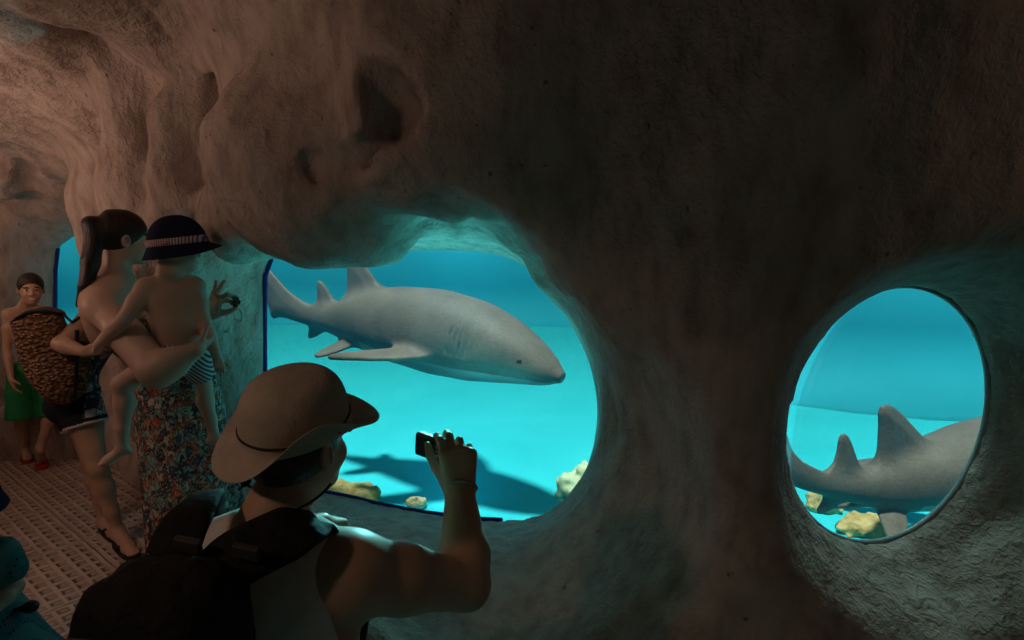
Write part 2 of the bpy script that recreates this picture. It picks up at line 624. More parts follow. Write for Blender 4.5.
V, Q = build_cave()
_cav = rawmesh('tmp', V, Q)
_nor = np.empty(len(V) * 3, np.float32); _cav.vertices.foreach_get('normal', _nor); _nor = _nor.reshape(-1, 3)
bpy.data.meshes.remove(_cav)
_fc = V[Q].mean(1)
_fn = _nor[Q].mean(1)
reg = np.zeros(len(Q), int)                              # 0 = wall_front
reg[(_fc[:, 0] > .72)] = 1                               # wall_right
ceil_z = 2.16
reg[(_fc[:, 2] > ceil_z) & (_fn[:, 2] < -.35)] = 2
reg[(_fc[:, 0] < -2.9) & (_fc[:, 1] < 4.0) & (reg == 0)] = 3
reg[(_fc[:, 0] < -4.1) & (reg == 0)] = 3
reg[(((_fc[:, 0] + 4.75) * .849 + (_fc[:, 1] - 4.0) * .529) < .45) & (reg != 2)] = 3
reg[(_fc[:, 1] < -.9) & (reg != 2)] = 4
# clean the region borders a little by voting is not needed: normals are shared
for r, nm in enumerate(('wall_front', 'wall_right', 'ceiling', 'wall_left', 'wall_back')):
    q = Q[reg == r]
    used, inv = np.unique(q.ravel(), return_inverse=True)
    me = rawmesh(nm, V[used], inv.reshape(-1, 4))
    me.normals_split_custom_set_from_vertices([tuple(n_) for n_ in _nor[used].tolist()])
    structure(link(nm, me, rock.m))

# ------------------------------------------------------------------ floor of waffle-textured slabs
fl = NT('floor_slabs').set(.82, .3)
ANG = math.atan2(-.78, 1.0)
_v = fl.co((1, 1, 1), (0, 0, -ANG))
sepn = fl.node('ShaderNodeSeparateXYZ'); fl.l.new(_v, sepn.inputs[0])


def tri(sock, period, off=0.0):
    """distance to the nearest line of a repeating set"""
    return fl.math('MULTIPLY', fl.math('PINGPONG', fl.math('ADD', sock, off + 50 * period), period / 2), 1.0)


_wob = fl.math('MULTIPLY', fl.math('SUBTRACT', fl.noise(9, 2), .5), .012)
_x = fl.math('ADD', sepn.outputs[0], _wob); _y = fl.math('ADD', sepn.outputs[1], _wob)


def line(sock, period, width, soft, off=0.0):
    d = tri(sock, period, off)
    m = fl.node('ShaderNodeMapRange', clamp=True); fl.l.new(d, m.inputs[0])
    m.inputs[1].default_value = width; m.inputs[2].default_value = width + soft
    m.inputs[3].default_value = 1; m.inputs[4].default_value = 0
    return m.outputs[0]


_rib = fl.math('MAXIMUM', line(_x, .072, .010, .012), line(_y, .058, .007, .012))
_seam = fl.math('MAXIMUM', line(_y, .464, .022, .008, .0), line(_x, .576, .022, .008, .0))
_h = fl.math('MAXIMUM', _rib, _seam)
_gap = fl.math('MAXIMUM', line(_y, .464, .003, .004), line(_x, .576, .003, .004))
_h = fl.math('SUBTRACT', _h, fl.math('MULTIPLY', _gap, .8))
_n = fl.noise(5, 5)
_c = fl.ramp(_n, [(.3, (.42, .33, .28)), (.7, (.58, .48, .42))])
_c = fl.mix(fl.math('MULTIPLY', fl.math('SUBTRACT', 1.0, _h), .35), _c, (.24, .185, .155))
fl.base(_c)
_b = fl.bump(_h, 1.0, .022)
fl.bump(fl.noise(70, 3), .3, .01, _b)
m = MB()
P = [[(x_, y_, 0.0) for y_ in np.linspace(-1.65, 6.0, 9)] for x_ in np.linspace(-5.2, 2.8, 9)]
m.grid(P)
bot = [[(x_, y_, -.08) for y_ in np.linspace(-1.65, 6.0, 9)] for x_ in np.linspace(-5.2, 2.8, 9)]
# the floor stops inside the walls
FLOOR = [(-4.8, 4.9), (-4.7, 3.6), (-1.4, -1.55), (2.7, -1.55), (2.7, 2.25), (2.0, 1.95), (1.4, 1.75), (1.0, 1.7), (.7, 1.8), (.4, 2.0),
         (-.3, 2.26), (-.8, 2.42), (-1.2, 2.75), (-1.6, 3.15), (-2.2, 3.65), (-3.2, 4.55), (-3.9, 4.8)]
m = MB(); m.poly([(a, b, 0) for a, b in FLOOR]); m.poly([(a, b, -.06) for a, b in reversed(FLOOR)])
for i in range(len(FLOOR)):
    a, b = FLOOR[i], FLOOR[(i + 1) % len(FLOOR)]
    m.poly([(*a, 0), (*a, -.06), (*b, -.06), (*b, 0)])
structure(m.build('floor', fl.m, smooth=False))
# ------------------------------------------------------------------ glass
gl = NT('window_acrylic')
gl.n.remove(gl.b)
tr = gl.node('ShaderNodeBsdfTransparent'); tr.inputs['Color'].default_value = (.97, .99, .99, 1)
gs = gl.node('ShaderNodeBsdfGlossy'); gs.inputs['Roughness'].default_value = .02
fr = gl.node('ShaderNodeFresnel'); fr.inputs['IOR'].default_value = 1.38
mx = gl.node('ShaderNodeMixShader')
geo = gl.node('ShaderNodeNewGeometry')
gl.l.new(gl.math('MULTIPLY', fr.outputs[0], gl.math('SUBTRACT', 1.0, geo.outputs['Backfacing'])), mx.inputs[0]); gl.l.new(tr.outputs[0], mx.inputs[1]); gl.l.new(gs.outputs[0], mx.inputs[2])
gl.l.new(mx.outputs[0], gl.out.inputs['Surface'])
GLASS = gl.m
seal = flat('blue_sealant', (.01, .03, .22), .5, .3)


def window(name, P, PG, bead, part):
    root = empty(name, P.pt(PG[:, 0].mean(), PG[:, 1].min() - .1, -.07)); root['kind'] = 'structure'
    a0, z0 = PG.min(0) - .12; a1, z1 = PG.max(0) + .12
    m = MB()
    c = P.pt((a0 + a1) / 2, (z0 + z1) / 2, -.068)
    m.box(c, ((a1 - a0) / 2, .014, (z1 - z0) / 2), (P.u, P.n, np.array([0, 0, 1.0])))
    m.build('pane', GLASS, root, smooth=False)
    pts = [P.pt(a, z, -.03) for a, z in list(PG) + list(PG)]
    MB().tube(pts[part[0]:part[1]], bead, 8).build('sealant_bead', seal, root)
    return root


window('window_1', G1, PG1, .012, (37, 57))
window('window_2', G2, PG2, .018, (20, 25))
# the bulging round window: a spherical cap pushed into the tank
root = empty('window_3', C3 - np.array([0, 0, R3])); root['kind'] = 'structure'
n3 = G3.n; zz = np.array([0, 0, 1.0])
Rr = R3 + .03; dep = .15
Rs = (Rr ** 2 + dep ** 2) / (2 * dep)
amax = math.asin(Rr / Rs)
def cap(Rs_, n=26, m_=64):
    P = []
    for i in range(n + 1):
        a = amax * i / n
        P.append([C3 - n3 * (.045 + Rs_ * math.cos(a) - Rs * math.cos(amax)) + Rs_ * math.sin(a) * (math.cos(t) * u3 + math.sin(t) * zz)
                  for t in np.linspace(0, 2 * PI, m_, endpoint=False)])
    return P
m = MB(); m.grid(cap(Rs) + cap(Rs - .008)[::-1], closev=True)
m.build('dome', GLASS, root)
rim = flat('grey_rim', (.34, .42, .42), .35, .5)
pts = [C3 + n3 * -.03 + (R3 + .004) * (math.cos(t) * u3 + math.sin(t) * zz) for t in np.linspace(0, 2 * PI, 72, endpoint=False)]
MB().tube(pts, .011, 8, closed=True).build('rim', rim, root)

# ------------------------------------------------------------------ tank
ZT = -.35
sand = NT('tank_sand').set(.9, .1)
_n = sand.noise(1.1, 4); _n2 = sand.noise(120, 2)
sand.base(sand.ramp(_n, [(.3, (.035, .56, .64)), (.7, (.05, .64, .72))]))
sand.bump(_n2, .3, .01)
m = MB()
xs = np.linspace(-9.2, 7.4, 84); ys = np.linspace(1.9, 14.4, 70)
m.grid([[(x_, y_, ZT + .03 * float(vnoise(np.array([x_]), np.array([y_]), np.array([0.]), 1.3)[0])) for y_ in ys] for x_ in xs])
structure(m.build('floor_tank', sand.m))
twall = NT('tank_wall_paint').set(.75, .2)
_n = twall.noise(.8, 4)
twall.base(twall.ramp(_n, [(.3, (.015, .30, .37)), (.7, (.02, .35, .43))]))
def tank_wall(nm, path, rad):
    """a painted wall that curves down into the floor"""
    m = MB(); path = np.array(path, float); P = []
    prof = [(rad * (1 - math.sin(a)), rad * (1 - math.cos(a))) for a in np.linspace(0.12, PI / 2, 12)] + [(0, 2.35)]
    prof = [(-.15, -.12), (-.15, 2.35)][::-1][:0] + prof
    for i in range(len(path)):
        t = path[min(i + 1, len(path) - 1)] - path[max(i - 1, 0)]
        t /= np.linalg.norm(t); nrm = np.array([t[1], -t[0]])
        P.append([(*(path[i] + nrm * o_), ZT - .02 + h_) for o_, h_ in prof])
    m.grid(P); structure(m.build(nm, twall.m, solidify=.08))
def arc(pts, n=10):
    pts = np.array(pts, float)
    for _ in range(3):
        q = [pts[0]]
        for a, b in zip(pts[:-1], pts[1:]): q += [.75 * a + .25 * b, .25 * a + .75 * b]
        pts = np.array(q + [pts[-1]])
    return pts
tank_wall('wall_tank_back', arc([(-9, 4.6), (-9.0, 14.0), (-2, 14), (3.0, 13.6), (2.5, 7.0), (7.0, 6.6), (7.2, 3.0)]), .9)

wat = NT('tank_water')
wat.n.remove(wat.b)
va = wat.node('ShaderNodeVolumeAbsorption'); va.inputs['Color'].default_value = (.64, .73, .74, 1); va.inputs['Density'].default_value = .50
vs = wat.node('ShaderNodeVolumeScatter'); vs.inputs['Color'].default_value = (.01, .21, .34, 1); vs.inputs['Density'].default_value = .23
ad = wat.node('ShaderNodeAddShader')
wat.l.new(va.outputs[0], ad.inputs[0]); wat.l.new(vs.outputs[0], ad.inputs[1]); wat.l.new(ad.outputs[0], wat.out.inputs['Volume'])
m = MB()
wp = [(-8.0, 12.9), (-8.6, 6.0)] + [tuple(G2.pt(a, 0, -.09)[:2]) for a in (-1.6, 1.37)] + [tuple(G1.pt(a, 0, -.09)[:2]) for a in (-.42, 1.98)] + \
     [tuple(G3.pt(a, 0, -.36)[:2]) for a in (.2, 2.5)] + [(6.6, 6.0), (2.8, 6.4), (2.6, 12.6)]
zb, zt = ZT + .05, 1.95
m.poly([(a, b, zt) for a, b in wp]); m.poly([(a, b, zb) for a, b in reversed(wp)])
for i in range(len(wp)):
    a, b = wp[i], wp[(i + 1) % len(wp)]
    m.poly([(*a, zt), (*a, zb), (*b, zb), (*b, zt)])
o = m.build('tank_water', wat.m, smooth=False)
tag(o, 'clear turquoise water filling the shark tank behind the windows', 'water', kind='stuff')
o.data.materials[0].cycles.homogeneous_volume = True if hasattr(o.data.materials[0].cycles, 'homogeneous_volume') else None
# ------------------------------------------------------------------ figures
def un(v):
    v = v3(v); return v / (np.linalg.norm(v) + 1e-9)


def lerp(a, b, t):
    return v3(a) * (1 - t) + v3(b) * t


def frame(f, u):
    """rows: right, forward, up"""
    f = un(f); r = un(np.cross(f, u)); u = np.cross(r, f)
    return np.array([r, f, u])


def head(F, c, R, s=1.0, child=0.0, k=.018):
    """a head with a face; R rows are right, forward, up"""
    r, f, u = R; c = v3(c)
    P = lambda a, b, d: c + s * (a * r + b * f + d * u)
    ck = 1 + .12 * child
    F.ell(P(0, -.012, .028), s * np.array([.074, .096, .090]) * np.array([ck, 1, 1]), R, k * s)
    F.ell(P(0, .025, -.035), s * np.array([.060 * ck, .066, .075 - .008 * child]), R, .03 * s)
    F.ell(P(0, .062, -.088 + .012 * child), s * np.array([.026, .022, .020]), R, .03 * s)
    for q in (-1, 1):
        F.ell(P(q * .034, .066, -.030), s * np.array([.022, .02, .024]), R, .02 * s)           # cheek
        F.ell(P(q * .030, .092, .004), s * np.array([.018, .014, .011]), R, .012 * s, 'sub')    # eye socket
        F.ell(P(q * .030, .077, .003), s * np.array([.0125, .0125, .0115]), R, .003 * s)       # eyeball
        F.ell(P(q * .030, .086, .022), s * np.array([.02, .008, .006]), R, .012 * s)           # brow
        F.ell(P(q * .077 * ck, -.006, -.008), s * np.array([.008, .019, .031]), R, .008 * s)   # ear
        F.ell(P(q * .085 * ck, .001, -.004), s * np.array([.007, .010, .017]), R, .004 * s, 'sub')
    F.cone(P(0, .088, .008), P(0, .106 - .008 * child, -.026), .008 * s, .012 * s, .012 * s)   # nose
    for q in (-1, 1):
        F.ell(P(q * .012, .094, -.030), s * np.array([.008, .009, .007]), R, .006 * s)
    F.ell(P(0, .084, -.054), s * np.array([.024, .010, .006]), R, .005 * s)                     # lips
    F.ell(P(0, .082, -.066), s * np.array([.020, .011, .007]), R, .005 * s)
    F.ell(P(0, .095, -.0605), s * np.array([.022, .008, .0018]), R, .003 * s, 'sub')


def hand(F, w, d, n, t, s=1.0, curl=(.5, .5, .5, .5), thumb=(.5, .7, .35), tcurl=.4, spread=.06):
    """wrist, direction, palm normal, thumb side; one curl per finger"""
    w = v3(w); d = un(d); n = un(v3(n) - (v3(n) @ d) * d); t = un(v3(t) - (v3(t) @ d) * d - (v3(t) @ n) * n)
    lat = (.032, .011, -.011, -.031); ln = (.070, .078, .072, .056); kn = (.088, .092, .088, .080)
    rr = (.0095, .0097, .0092, .0082); tips = []
    for i in range(4):
        K = w + s * (d * kn[i] + t * lat[i])
        F.cone(w + s * (t * lat[i] * .55 + d * .005), K, .017 * s, .0125 * s, .012 * s)
        p = K; a = curl[i]
        for j, q in enumerate((.46, .30, .24)):
            a_ = a if j == 0 else ang + curl[i] * (1.1 if j == 1 else .7)
            ang = a_
            v = un(d * math.cos(ang) + n * math.sin(ang) + t * (spread * (1.5 - i)) * math.cos(ang))
            e = p + s * ln[i] * q * v
            F.cone(p, e, s * rr[i] * (1 - .08 * j), s * rr[i] * (.92 - .10 * j), .004 * s)
            p = e
        tips.append(p)
    F.ell(w + s * (d * .035 + t * .022 + n * .010), s * np.array([.02, .03, .016]), np.array([t, d, n]), .012 * s)
    b = w + s * (d * .022 + t * .022 + n * .006)
    v = un(d * thumb[0] + t * thumb[1] + n * thumb[2])
    e1 = b + s * .042 * v
    v2 = un(v + tcurl * (d * .5 - t * .5 + n * .2)); e2 = e1 + s * .032 * v2
    v4 = un(v2 + tcurl * (d * .4 - t * .5)); e3 = e2 + s * .025 * v4
    F.cone(b, e1, .014 * s, .0115 * s, .012 * s); F.cone(e1, e2, .0112 * s, .0098 * s, .003 * s); F.cone(e2, e3, .0098 * s, .0082 * s, .003 * s)
    return tips, e3


def arm(F, sh, el, wr, s=1.0, m=1.0):
    sh, el, wr = v3(sh), v3(el), v3(wr)
    F.ell(sh, np.array([.058, .058, .062]) * s * m, None, .04 * s)
    F.chain([sh, lerp(sh, el, .4), el], [.052 * s * m, .050 * s * m, .039 * s * m], .03 * s)
    F.chain([el, lerp(el, wr, .3), wr], [.038 * s * m, .043 * s * m, .0265 * s * m], .02 * s)


def leg(F, hp, kn, an, toe, s=1.0, m=1.0, fs=1.0):
    hp, kn, an, toe = v3(hp), v3(kn), v3(an), v3(toe)
    F.chain([hp, lerp(hp, kn, .35), kn], [.085 * s * m, .078 * s * m, .052 * s * m], .04 * s)
    back = un(un(an - kn) * 0 + un(v3((an - toe)[0:3])) - un(an - kn) * (un(an - toe) @ un(an - kn)))
    F.chain([kn, lerp(kn, an, .32) + back * .014 * s, lerp(kn, an, .7), an], [.050 * s * m, .054 * s * m, .036 * s * m, .033 * s * m], .03 * s)
    f = un(toe - an - np.array([0, 0, (toe - an)[2]]))
    F.cone(an, an - f * .03 * s + np.array([0, 0, -.032 * s]), .034 * s, .030 * s, .02 * s)
    bl = lerp(an + np.array([0, 0, -.03 * s]), toe, .72)
    F.chain([an + np.array([0, 0, -.015 * s]), bl, toe], [.034 * s * fs, .031 * s * fs, .017 * s * fs], .025 * s)
    sd = un(np.cross(f, np.array([0, 0, 1.0])))
    for q in (-1.5, -.5, .5, 1.5):
        F.cone(bl + sd * q * .014 * s, toe + sd * q * .015 * s + f * (.02 - .006 * abs(q)) * s, .013 * s * fs, .010 * s * fs, .006 * s)


def torso(F, J, s=1.0, g=0.0, fem=0.0, k=.07):
    """pelvis, waist and rib cage between the hip and shoulder lines; g grows it for cloth"""
    pc = lerp(J['hipL'], J['hipR'], .5); sc = lerp(J['shL'], J['shR'], .5); nk = v3(J['neck'])
    up = un(sc - pc); rs = un(v3(J['shR']) - v3(J['shL'])); rh = un(v3(J['hipR']) - v3(J['hipL']))
    fw = un(np.cross(up, rs)); fh = un(np.cross(up, rh)); L = np.linalg.norm(sc - pc)
    Rc = np.array([un(np.cross(fw, up)), fw, up]); Rh = np.array([un(np.cross(fh, up)), fh, up])
    b = J.get('bend', 0.0)
    wst = lerp(pc, sc, .42) + fw * b
    F.ell(pc + up * .03 * s - fh * .01 * s, np.array([.150 + .015 * fem, .112, .125]) * s + g, Rh, k * s)
    F.ell(wst, np.array([.128 - .012 * fem, .092, .15]) * s + g, Rc, k * s)
    F.ell(lerp(pc, sc, .76) + fw * b * .4, np.array([.155 - .012 * fem, .108, .185]) * s + g, Rc, k * s)
    for q, key in ((1, 'shR'), (-1, 'shL')):
        sh = v3(J[key])
        F.cone(lerp(nk, sh, .15) - up * .015 * s, lerp(nk, sh, .95), .042 * s + g, .047 * s + g, .045 * s)
        F.cone(lerp(pc, sc, .62) + rs * q * .085 * s, lerp(lerp(pc, sc, .9), sh, .72), .075 * s + g, .055 * s + g, .05 * s)
        F.ell(lerp(pc, sc, .80) + rs * q * .07 * s - fw * .058 * s, np.array([.062, .035, .09]) * s + g, Rc, .04 * s)   # shoulder blade
        if fem:
            F.ell(lerp(pc, sc, .70) + rs * q * .068 * s + fw * .092 * s, np.array([.056, .054, .056]) * s * fem + g, Rc, .03 * s)
        F.ell(pc + rh * q * .07 * s - fh * .065 * s - up * .05 * s, np.array([.08, .075, .085]) * s + g, Rh, .05 * s)       # seat
    return Rc, Rh


def neck(F, J, R, c, s=1.0, m=1.0):
    F.cone(v3(c) - R[1] * .022 * s - R[2] * .05 * s, v3(J['neck']) - R[1] * .01 * s, .049 * s * m, .056 * s * m, .03 * s)


def paint(o, tests):
    """give faces of a mesh a material slot by where they lie: tests = [(slot, fn(centres)->bool)]"""
    me = o.data; n = len(me.polygons); c = np.empty(n * 3, np.float32)
    me.polygons.foreach_get('center', c); c = c.reshape(-1, 3)
    mi = np.zeros(n, np.int32)
    for slot, fn in tests: mi[fn(c)] = slot
    me.polygons.foreach_set('material_index', mi); me.update()


def bounds(pts, m):
    pts = np.array([v3(p) for p in pts]); return pts.min(0) - m, pts.max(0) + m


def skin_mat(name, col, rough=.47):
    t = NT(name).set(rough, .42)
    n = t.noise(7, 3); n2 = t.noise(160, 2)
    t.base(t.ramp(n, [(.3, tuple(q * .88 for q in col)), (.7, tuple(min(1, q * 1.08) for q in col))]))
    t.bump(n2, .12, .003)
    t.b.inputs['Subsurface Weight'].default_value = .06
    t.b.inputs['Subsurface Radius'].default_value = (.012, .004, .002)
    return t.m


SKIN = skin_mat('skin_tan', (.50, .31, .21))
SKIN_PALE = skin_mat('skin_fair', (.60, .40, .30))
HAIR = NT('hair_dark').set(.45, .4)
_n = HAIR.noise(40, 3, .6, HAIR.co((3, 3, .5)))
HAIR.base(HAIR.ramp(_n, [(.3, (.012, .008, .006)), (.7, (.035, .022, .016))])); HAIR.bump(_n, .5, .01); HAIR = HAIR.m
EYE_W = flat('eye_white', (.75, .73, .70), .3, .5, .03)
EYE_D = flat('eye_dark', (.015, .01, .008), .2, .5, .1)
LIP = flat('lips', (.42, .17, .14), .45, .4, .08)
TEETH = flat('teeth', (.8, .78, .72), .3, .5, .03)


def face_paint(o, c, R, s, slots, smile=False):
    r, f, u = R; c = v3(c)
    loc = lambda P: ((P - c) @ np.array([r, f, u]).T) / s
    def eyew(P):
        q = loc(P); return ((np.abs(np.abs(q[:, 0]) - .030) / .012) ** 2 + ((q[:, 2] - .003) / .0065) ** 2 < 1) & (q[:, 1] > .07)
    def pup(P):
        q = loc(P); return ((np.abs(np.abs(q[:, 0]) - .030) / .006) ** 2 + ((q[:, 2] - .003) / .0065) ** 2 < 1) & (q[:, 1] > .07)
    def brow(P):
        q = loc(P); return ((np.abs(np.abs(q[:, 0]) - .032) / .02) ** 2 + ((q[:, 2] - .024 + 6 * (np.abs(q[:, 0]) - .03) ** 2) / .0045) ** 2 < 1) & (q[:, 1] > .06)
    def lips(P):
        q = loc(P); return ((q[:, 0] / .024) ** 2 + ((q[:, 2] + .060) / .0105) ** 2 < 1) & (q[:, 1] > .078)
    def teeth(P):
        q = loc(P); return ((q[:, 0] / .020) ** 2 + ((q[:, 2] + .060 - 6 * q[:, 0] ** 2) / .0055) ** 2 < 1) & (q[:, 1] > .07)
    def concha(P):
        q = loc(P); return (np.abs(q[:, 0]) > .074) & (((q[:, 1] + .001) / .010) ** 2 + ((q[:, 2] + .006) / .017) ** 2 < 1)
    tests = [(slots['eyew'], eyew), (slots['eyed'], pup), (slots['eyed'], brow), (slots['lip'], lips), (slots['lip'], concha)]
    if smile: tests.append((slots['teeth'], teeth))
    return tests


FACE = dict(eyew=1, eyed=2, lip=3, teeth=4)
def skins(sk): return [sk, EYE_W, EYE_D, LIP, TEETH]


def cut(F, fn):
    """keep only where fn(x,y,z) <= 0"""
    F.F = np.maximum(F.F, fn(F.x, F.y, F.z)).astype(np.float32); return F


def hat_mesh(name, mat, c, R, rs, rf, h, brim, bh, parent=None, dome=2.6, n=72, thick=.003):
    """crown and brim as one cloth surface; c at brim level, brim(phi) width, bh(phi, t) brim height"""
    r, f, u = R; P = []
    prof = []
    for i in range(15):
        t = i / 14
        rad = math.sin(t * PI / 2) ** (2 / dome); hh = math.cos(t * PI / 2) ** (2 / dome)
        prof.append((rad * (.80 + .20 * t), hh))
    th = np.linspace(0, 2 * PI, n, endpoint=False)
    for rad, hh in prof:
        P.append([c + r * rs * rad * math.sin(a) + f * rf * rad * math.cos(a) + u * h * hh for a in th])
    for j in range(1, 10):
        t = j / 9
        P.append([c + r * (rs + brim(a) * t) * math.sin(a) + f * (rf + brim(a) * t) * math.cos(a) + u * bh(a, t) for a in th])
    return MB().grid(P, closev=True).build(name, mat, parent, solidify=thick, subsurf=1)


def crown_k(hh, dome):
    """radius of a hat crown, as a share of its base radius, at a share hh of its height"""
    t = math.acos(min(1, hh ** (dome / 2))) / (PI / 2)
    return math.sin(t * PI / 2) ** (2 / dome) * (.80 + .20 * t)


# ================================================================== man with the bush hat
def make_man():
    s = 1.0
    J = dict(shR=W(352, 574, 1.08), shL=W(194, 556, 1.13), neck=W(278, 512, 1.10), hipR=(-.34, .98, .50), hipL=(-.53, .96, .50), bend=-.015)
    el = W(466, 585, 1.22); wr = W(460, 492, 1.37)
    elL = v3((-.74, 1.36, .72)); wrL = W(322, 523, 1.62)
    hc = W(298, 446, 1.13); R = frame((.42, .90, .04), (-.08, -.16, 1.0))
    kR, aR, tR = (-.30, 1.36, .09), (-.32, .94, .10), (-.33, .80, .03)
    kL, aL, tL = (-.62, 1.35, .09), (-.60, .93, .10), (-.60, .79, .03)
    lo, hi = bounds([J['shR'], J['shL'], hc + R[2] * .1, el, wr, wr + np.array([0, .05, .19]), wrL + np.array([.2, .1, 0]), (-.3, .72, -.01), (-.7, 1.45, 0), elL], .07)
    lo[2] = -.02
    F = Field(lo, hi, .0048)
    torso(F, J, s)
    arm(F, J['shR'], el, wr, s, 1.3); arm(F, J['shL'], elL, wrL, s, 1.1)
    # right hand closed on the small camera
    d = un(W(458, 452, 1.38) - wr)
    n = un(np.array([-.35, .93, .05])); t = un(W(430, 462, 1.40) - W(470, 462, 1.38))
    hand(F, wr, d, n, t, 1.10, (.62, .70, .95, 1.15), (.75, .55, .55), .4, .06)
    dL = un(W(341, 520, 1.72) - wrL)
    hand(F, wrL, dL, (0, .25, -1), (-.2, 1, 0), .95, (.25, .3, .35, .45), (.7, .6, .2))
    neck(F, J, R, hc, s, 1.08)
    head(F, hc, R, 1.0)
    for h_, k_, a_, t_ in ((J['hipR'], kR, aR, tR), (J['hipL'], kL, aL, tL)):
        leg(F, h_, k_, a_, t_, 1.0)
    U = frame((.70, .71, .20), (-.06, -.46, 1.0))
    hb = hc + U[2] * .046 + U[0] * .004
    above = lambda x, y, z: (x - hb[0]) * U[2][0] + (y - hb[1]) * U[2][1] + (z - hb[2]) * U[2][2]
    rad_ = lambda x, y, z: np.sqrt((x - hb[0]) ** 2 + (y - hb[1]) ** 2 + (z - hb[2]) ** 2)
    cut(F, lambda x, y, z: np.where(rad_(x, y, z) < .2, above(x, y, z) - .012, -1.0))
    root = empty('person', (-.43, 1.1, 0))
    body = solid('body', F, skins(SKIN), root)
    paint(body, face_paint(body, hc, R, 1.0, FACE))
    # hair under the hat
    H = Field(hc - .14, hc + .14, .004)
    r_, f_, u_ = R
    H.ell(hc - f_ * .016 + u_ * .022, np.array([.080, .099, .096]), R, .01)
    cut(H, lambda x, y, z: ((x - hc[0]) * f_[0] + (y - hc[1]) * f_[1] + (z - hc[2]) * f_[2]) - .045 - .55 * ((x - hc[0]) * u_[0] + (y - hc[1]) * u_[1] + (z - hc[2]) * u_[2]))
    cut(H, lambda x, y, z: -.052 - ((x - hc[0]) * u_[0] + (y - hc[1]) * u_[1] + (z - hc[2]) * u_[2]) + .25 * ((x - hc[0]) * f_[0] + (y - hc[1]) * f_[1] + (z - hc[2]) * f_[2]) * 0)
    cut(H, lambda x, y, z: above(x, y, z) + .006)
    solid('hair', H, HAIR, root)
    # white tank top
    T = Field(*bounds([J['shR'], J['shL'], (-.5, .8, .5), (-.4, 1.2, .5)], .16), .0052)
    torso(T, J, s, .007)
    shR, shL, nk = v3(J['shR']), v3(J['shL']), v3(J['neck'])
    ax = un(shR - shL)
    T.ell(shR + ax * .055 + np.array([0, 0, -.03]), (.10, .10, .135), None, .012, 'sub'); T.ell(shL - ax * .055 + np.array([0, 0, -.03]), (.10, .10, .135), None, .012, 'sub')
    T.ell(nk + np.array([0, -.03, .035]), (.098, .12, .095), None, .012, 'sub')
    cut(T, lambda x, y, z: .50 - z)
    ct = NT('white_ribbed_cotton').set(.85, .2)
    cn = ct.noise(22, 3, .5, ct.co((1, 1, .3)))
    ct.base(ct.ramp(cn, [(.3, (.62, .60, .57)), (.7, (.74, .72, .69))]))
    ct.bump(ct.noise(9, 3), .6, .03); 
    solid('tank_top', T, ct.m, root)['label'] = 'white ribbed tank top'
    # dark shorts
    S = Field((-.82, .75, -.02), (-.1, 1.5, .66), .008)
    torso(S, J, s, .016)
    for h_, k_ in ((J['hipR'], kR), (J['hipL'], kL)):
        S.chain([h_, lerp(h_, k_, .45), lerp(h_, k_, .9)], [.102, .098, .085], .04)
    cut(S, lambda x, y, z: z - .56)
    solid('shorts', S, flat('grey_canvas', (.06, .065, .07), .9, .1), root)
    # hat
    cl = NT('hat_khaki_canvas').set(.9, .15)
    cn = cl.noise(18, 4, .6)
    cl.base(cl.ramp(cn, [(.3, (.37, .31, .245)), (.7, (.47, .40, .32))]))
    w_ = cl.node('ShaderNodeTexNoise'); w_.inputs['Scale'].default_value = 190
    cl.l.new(cl.co(), w_.inputs['Vector'])
    cl.bump(cl.noise(30, 4, .6), .35, .012, cl.bump(w_.outputs['Fac'], .35, .004))
    g = lambda a, c_, w: math.exp(-((((a - c_ + PI) % (2 * PI)) - PI) / w) ** 2)
    def brim(a): return .053 + .008 * g(a, .25, .5) - .012 * g(a, PI / 2, .75) - .015 * g(a, -PI / 2, .7)
    def bh(a, t): return (-.016 * t - .020 * g(a, PI + .25, .9) * t + .098 * g(a, PI / 2 + .1, .75) * t ** .9 + .045 * g(a, -PI / 2, .7) * t ** 1.3
                          - .003 * math.sin(a * 5 + 1) * t ** 2)
    h = hat_mesh('bush_hat', cl.m, hb, U, .089, .103, .116, brim, bh, root, 4.2)
    h['label'] = 'khaki wide-brimmed bush hat'
    kb = crown_k(.18, 4.2)
    band = MB().tube([hb + U[0] * (.087 * kb + .003) * math.sin(a) + U[1] * (.101 * kb + .003) * math.cos(a) + U[2] * .022 for a in np.linspace(0, 2 * PI, 60, endpoint=False)], .0028, 6, closed=True)
    band.build('hat_cord', flat('dark_cord', (.03, .022, .018), .8, .2), h)
    # stitched seam round the crown top
    ks = crown_k(.82, 4.2)
    seam = MB().tube([hb + U[0] * (.087 * ks + .001) * math.sin(a) + U[1] * (.101 * ks + .001) * math.cos(a) + U[2] * .095 for a in np.linspace(0, 2 * PI, 60, endpoint=False)], .0016, 5, closed=True)
    seam.build('crown_seam', cl.m, h)
    for q in (1.1, 1.32):
        p0 = hb + U[0] * (.087 + brim(q) * .5) * math.sin(q) + U[1] * (.101 + brim(q) * .5) * math.cos(q) + U[2] * bh(q, .5)
        MB().tube([p0 - U[0] * .003 + U[2] * .002, p0 + U[0] * .0035 - U[2] * .002], .004, 10).build('eyelet', bpy.data.materials.get('brass_eyelet') or flat('brass_eyelet', (.08, .07, .06), .4, .5, metal=.6), h)
    # chin cord hanging behind the neck
    pts = []
    for q in np.linspace(-1, 1, 25):
        a = q * 2.0
        pts.append(hc - R[1] * .085 * math.cos(a * .8) + R[0] * .084 * math.sin(a * .8) - R[2] * (.095 - .035 * abs(q) ** 2) - R[1] * .01)
    m = MB().tube(pts, .0025, 6)
    m.tube([pts[4], W(246, 484, 1.06), W(238, 490, 1.05)], .0028, 6)
    m.tube([W(249, 480, 1.06), W(243, 485, 1.06)], .006, 8)
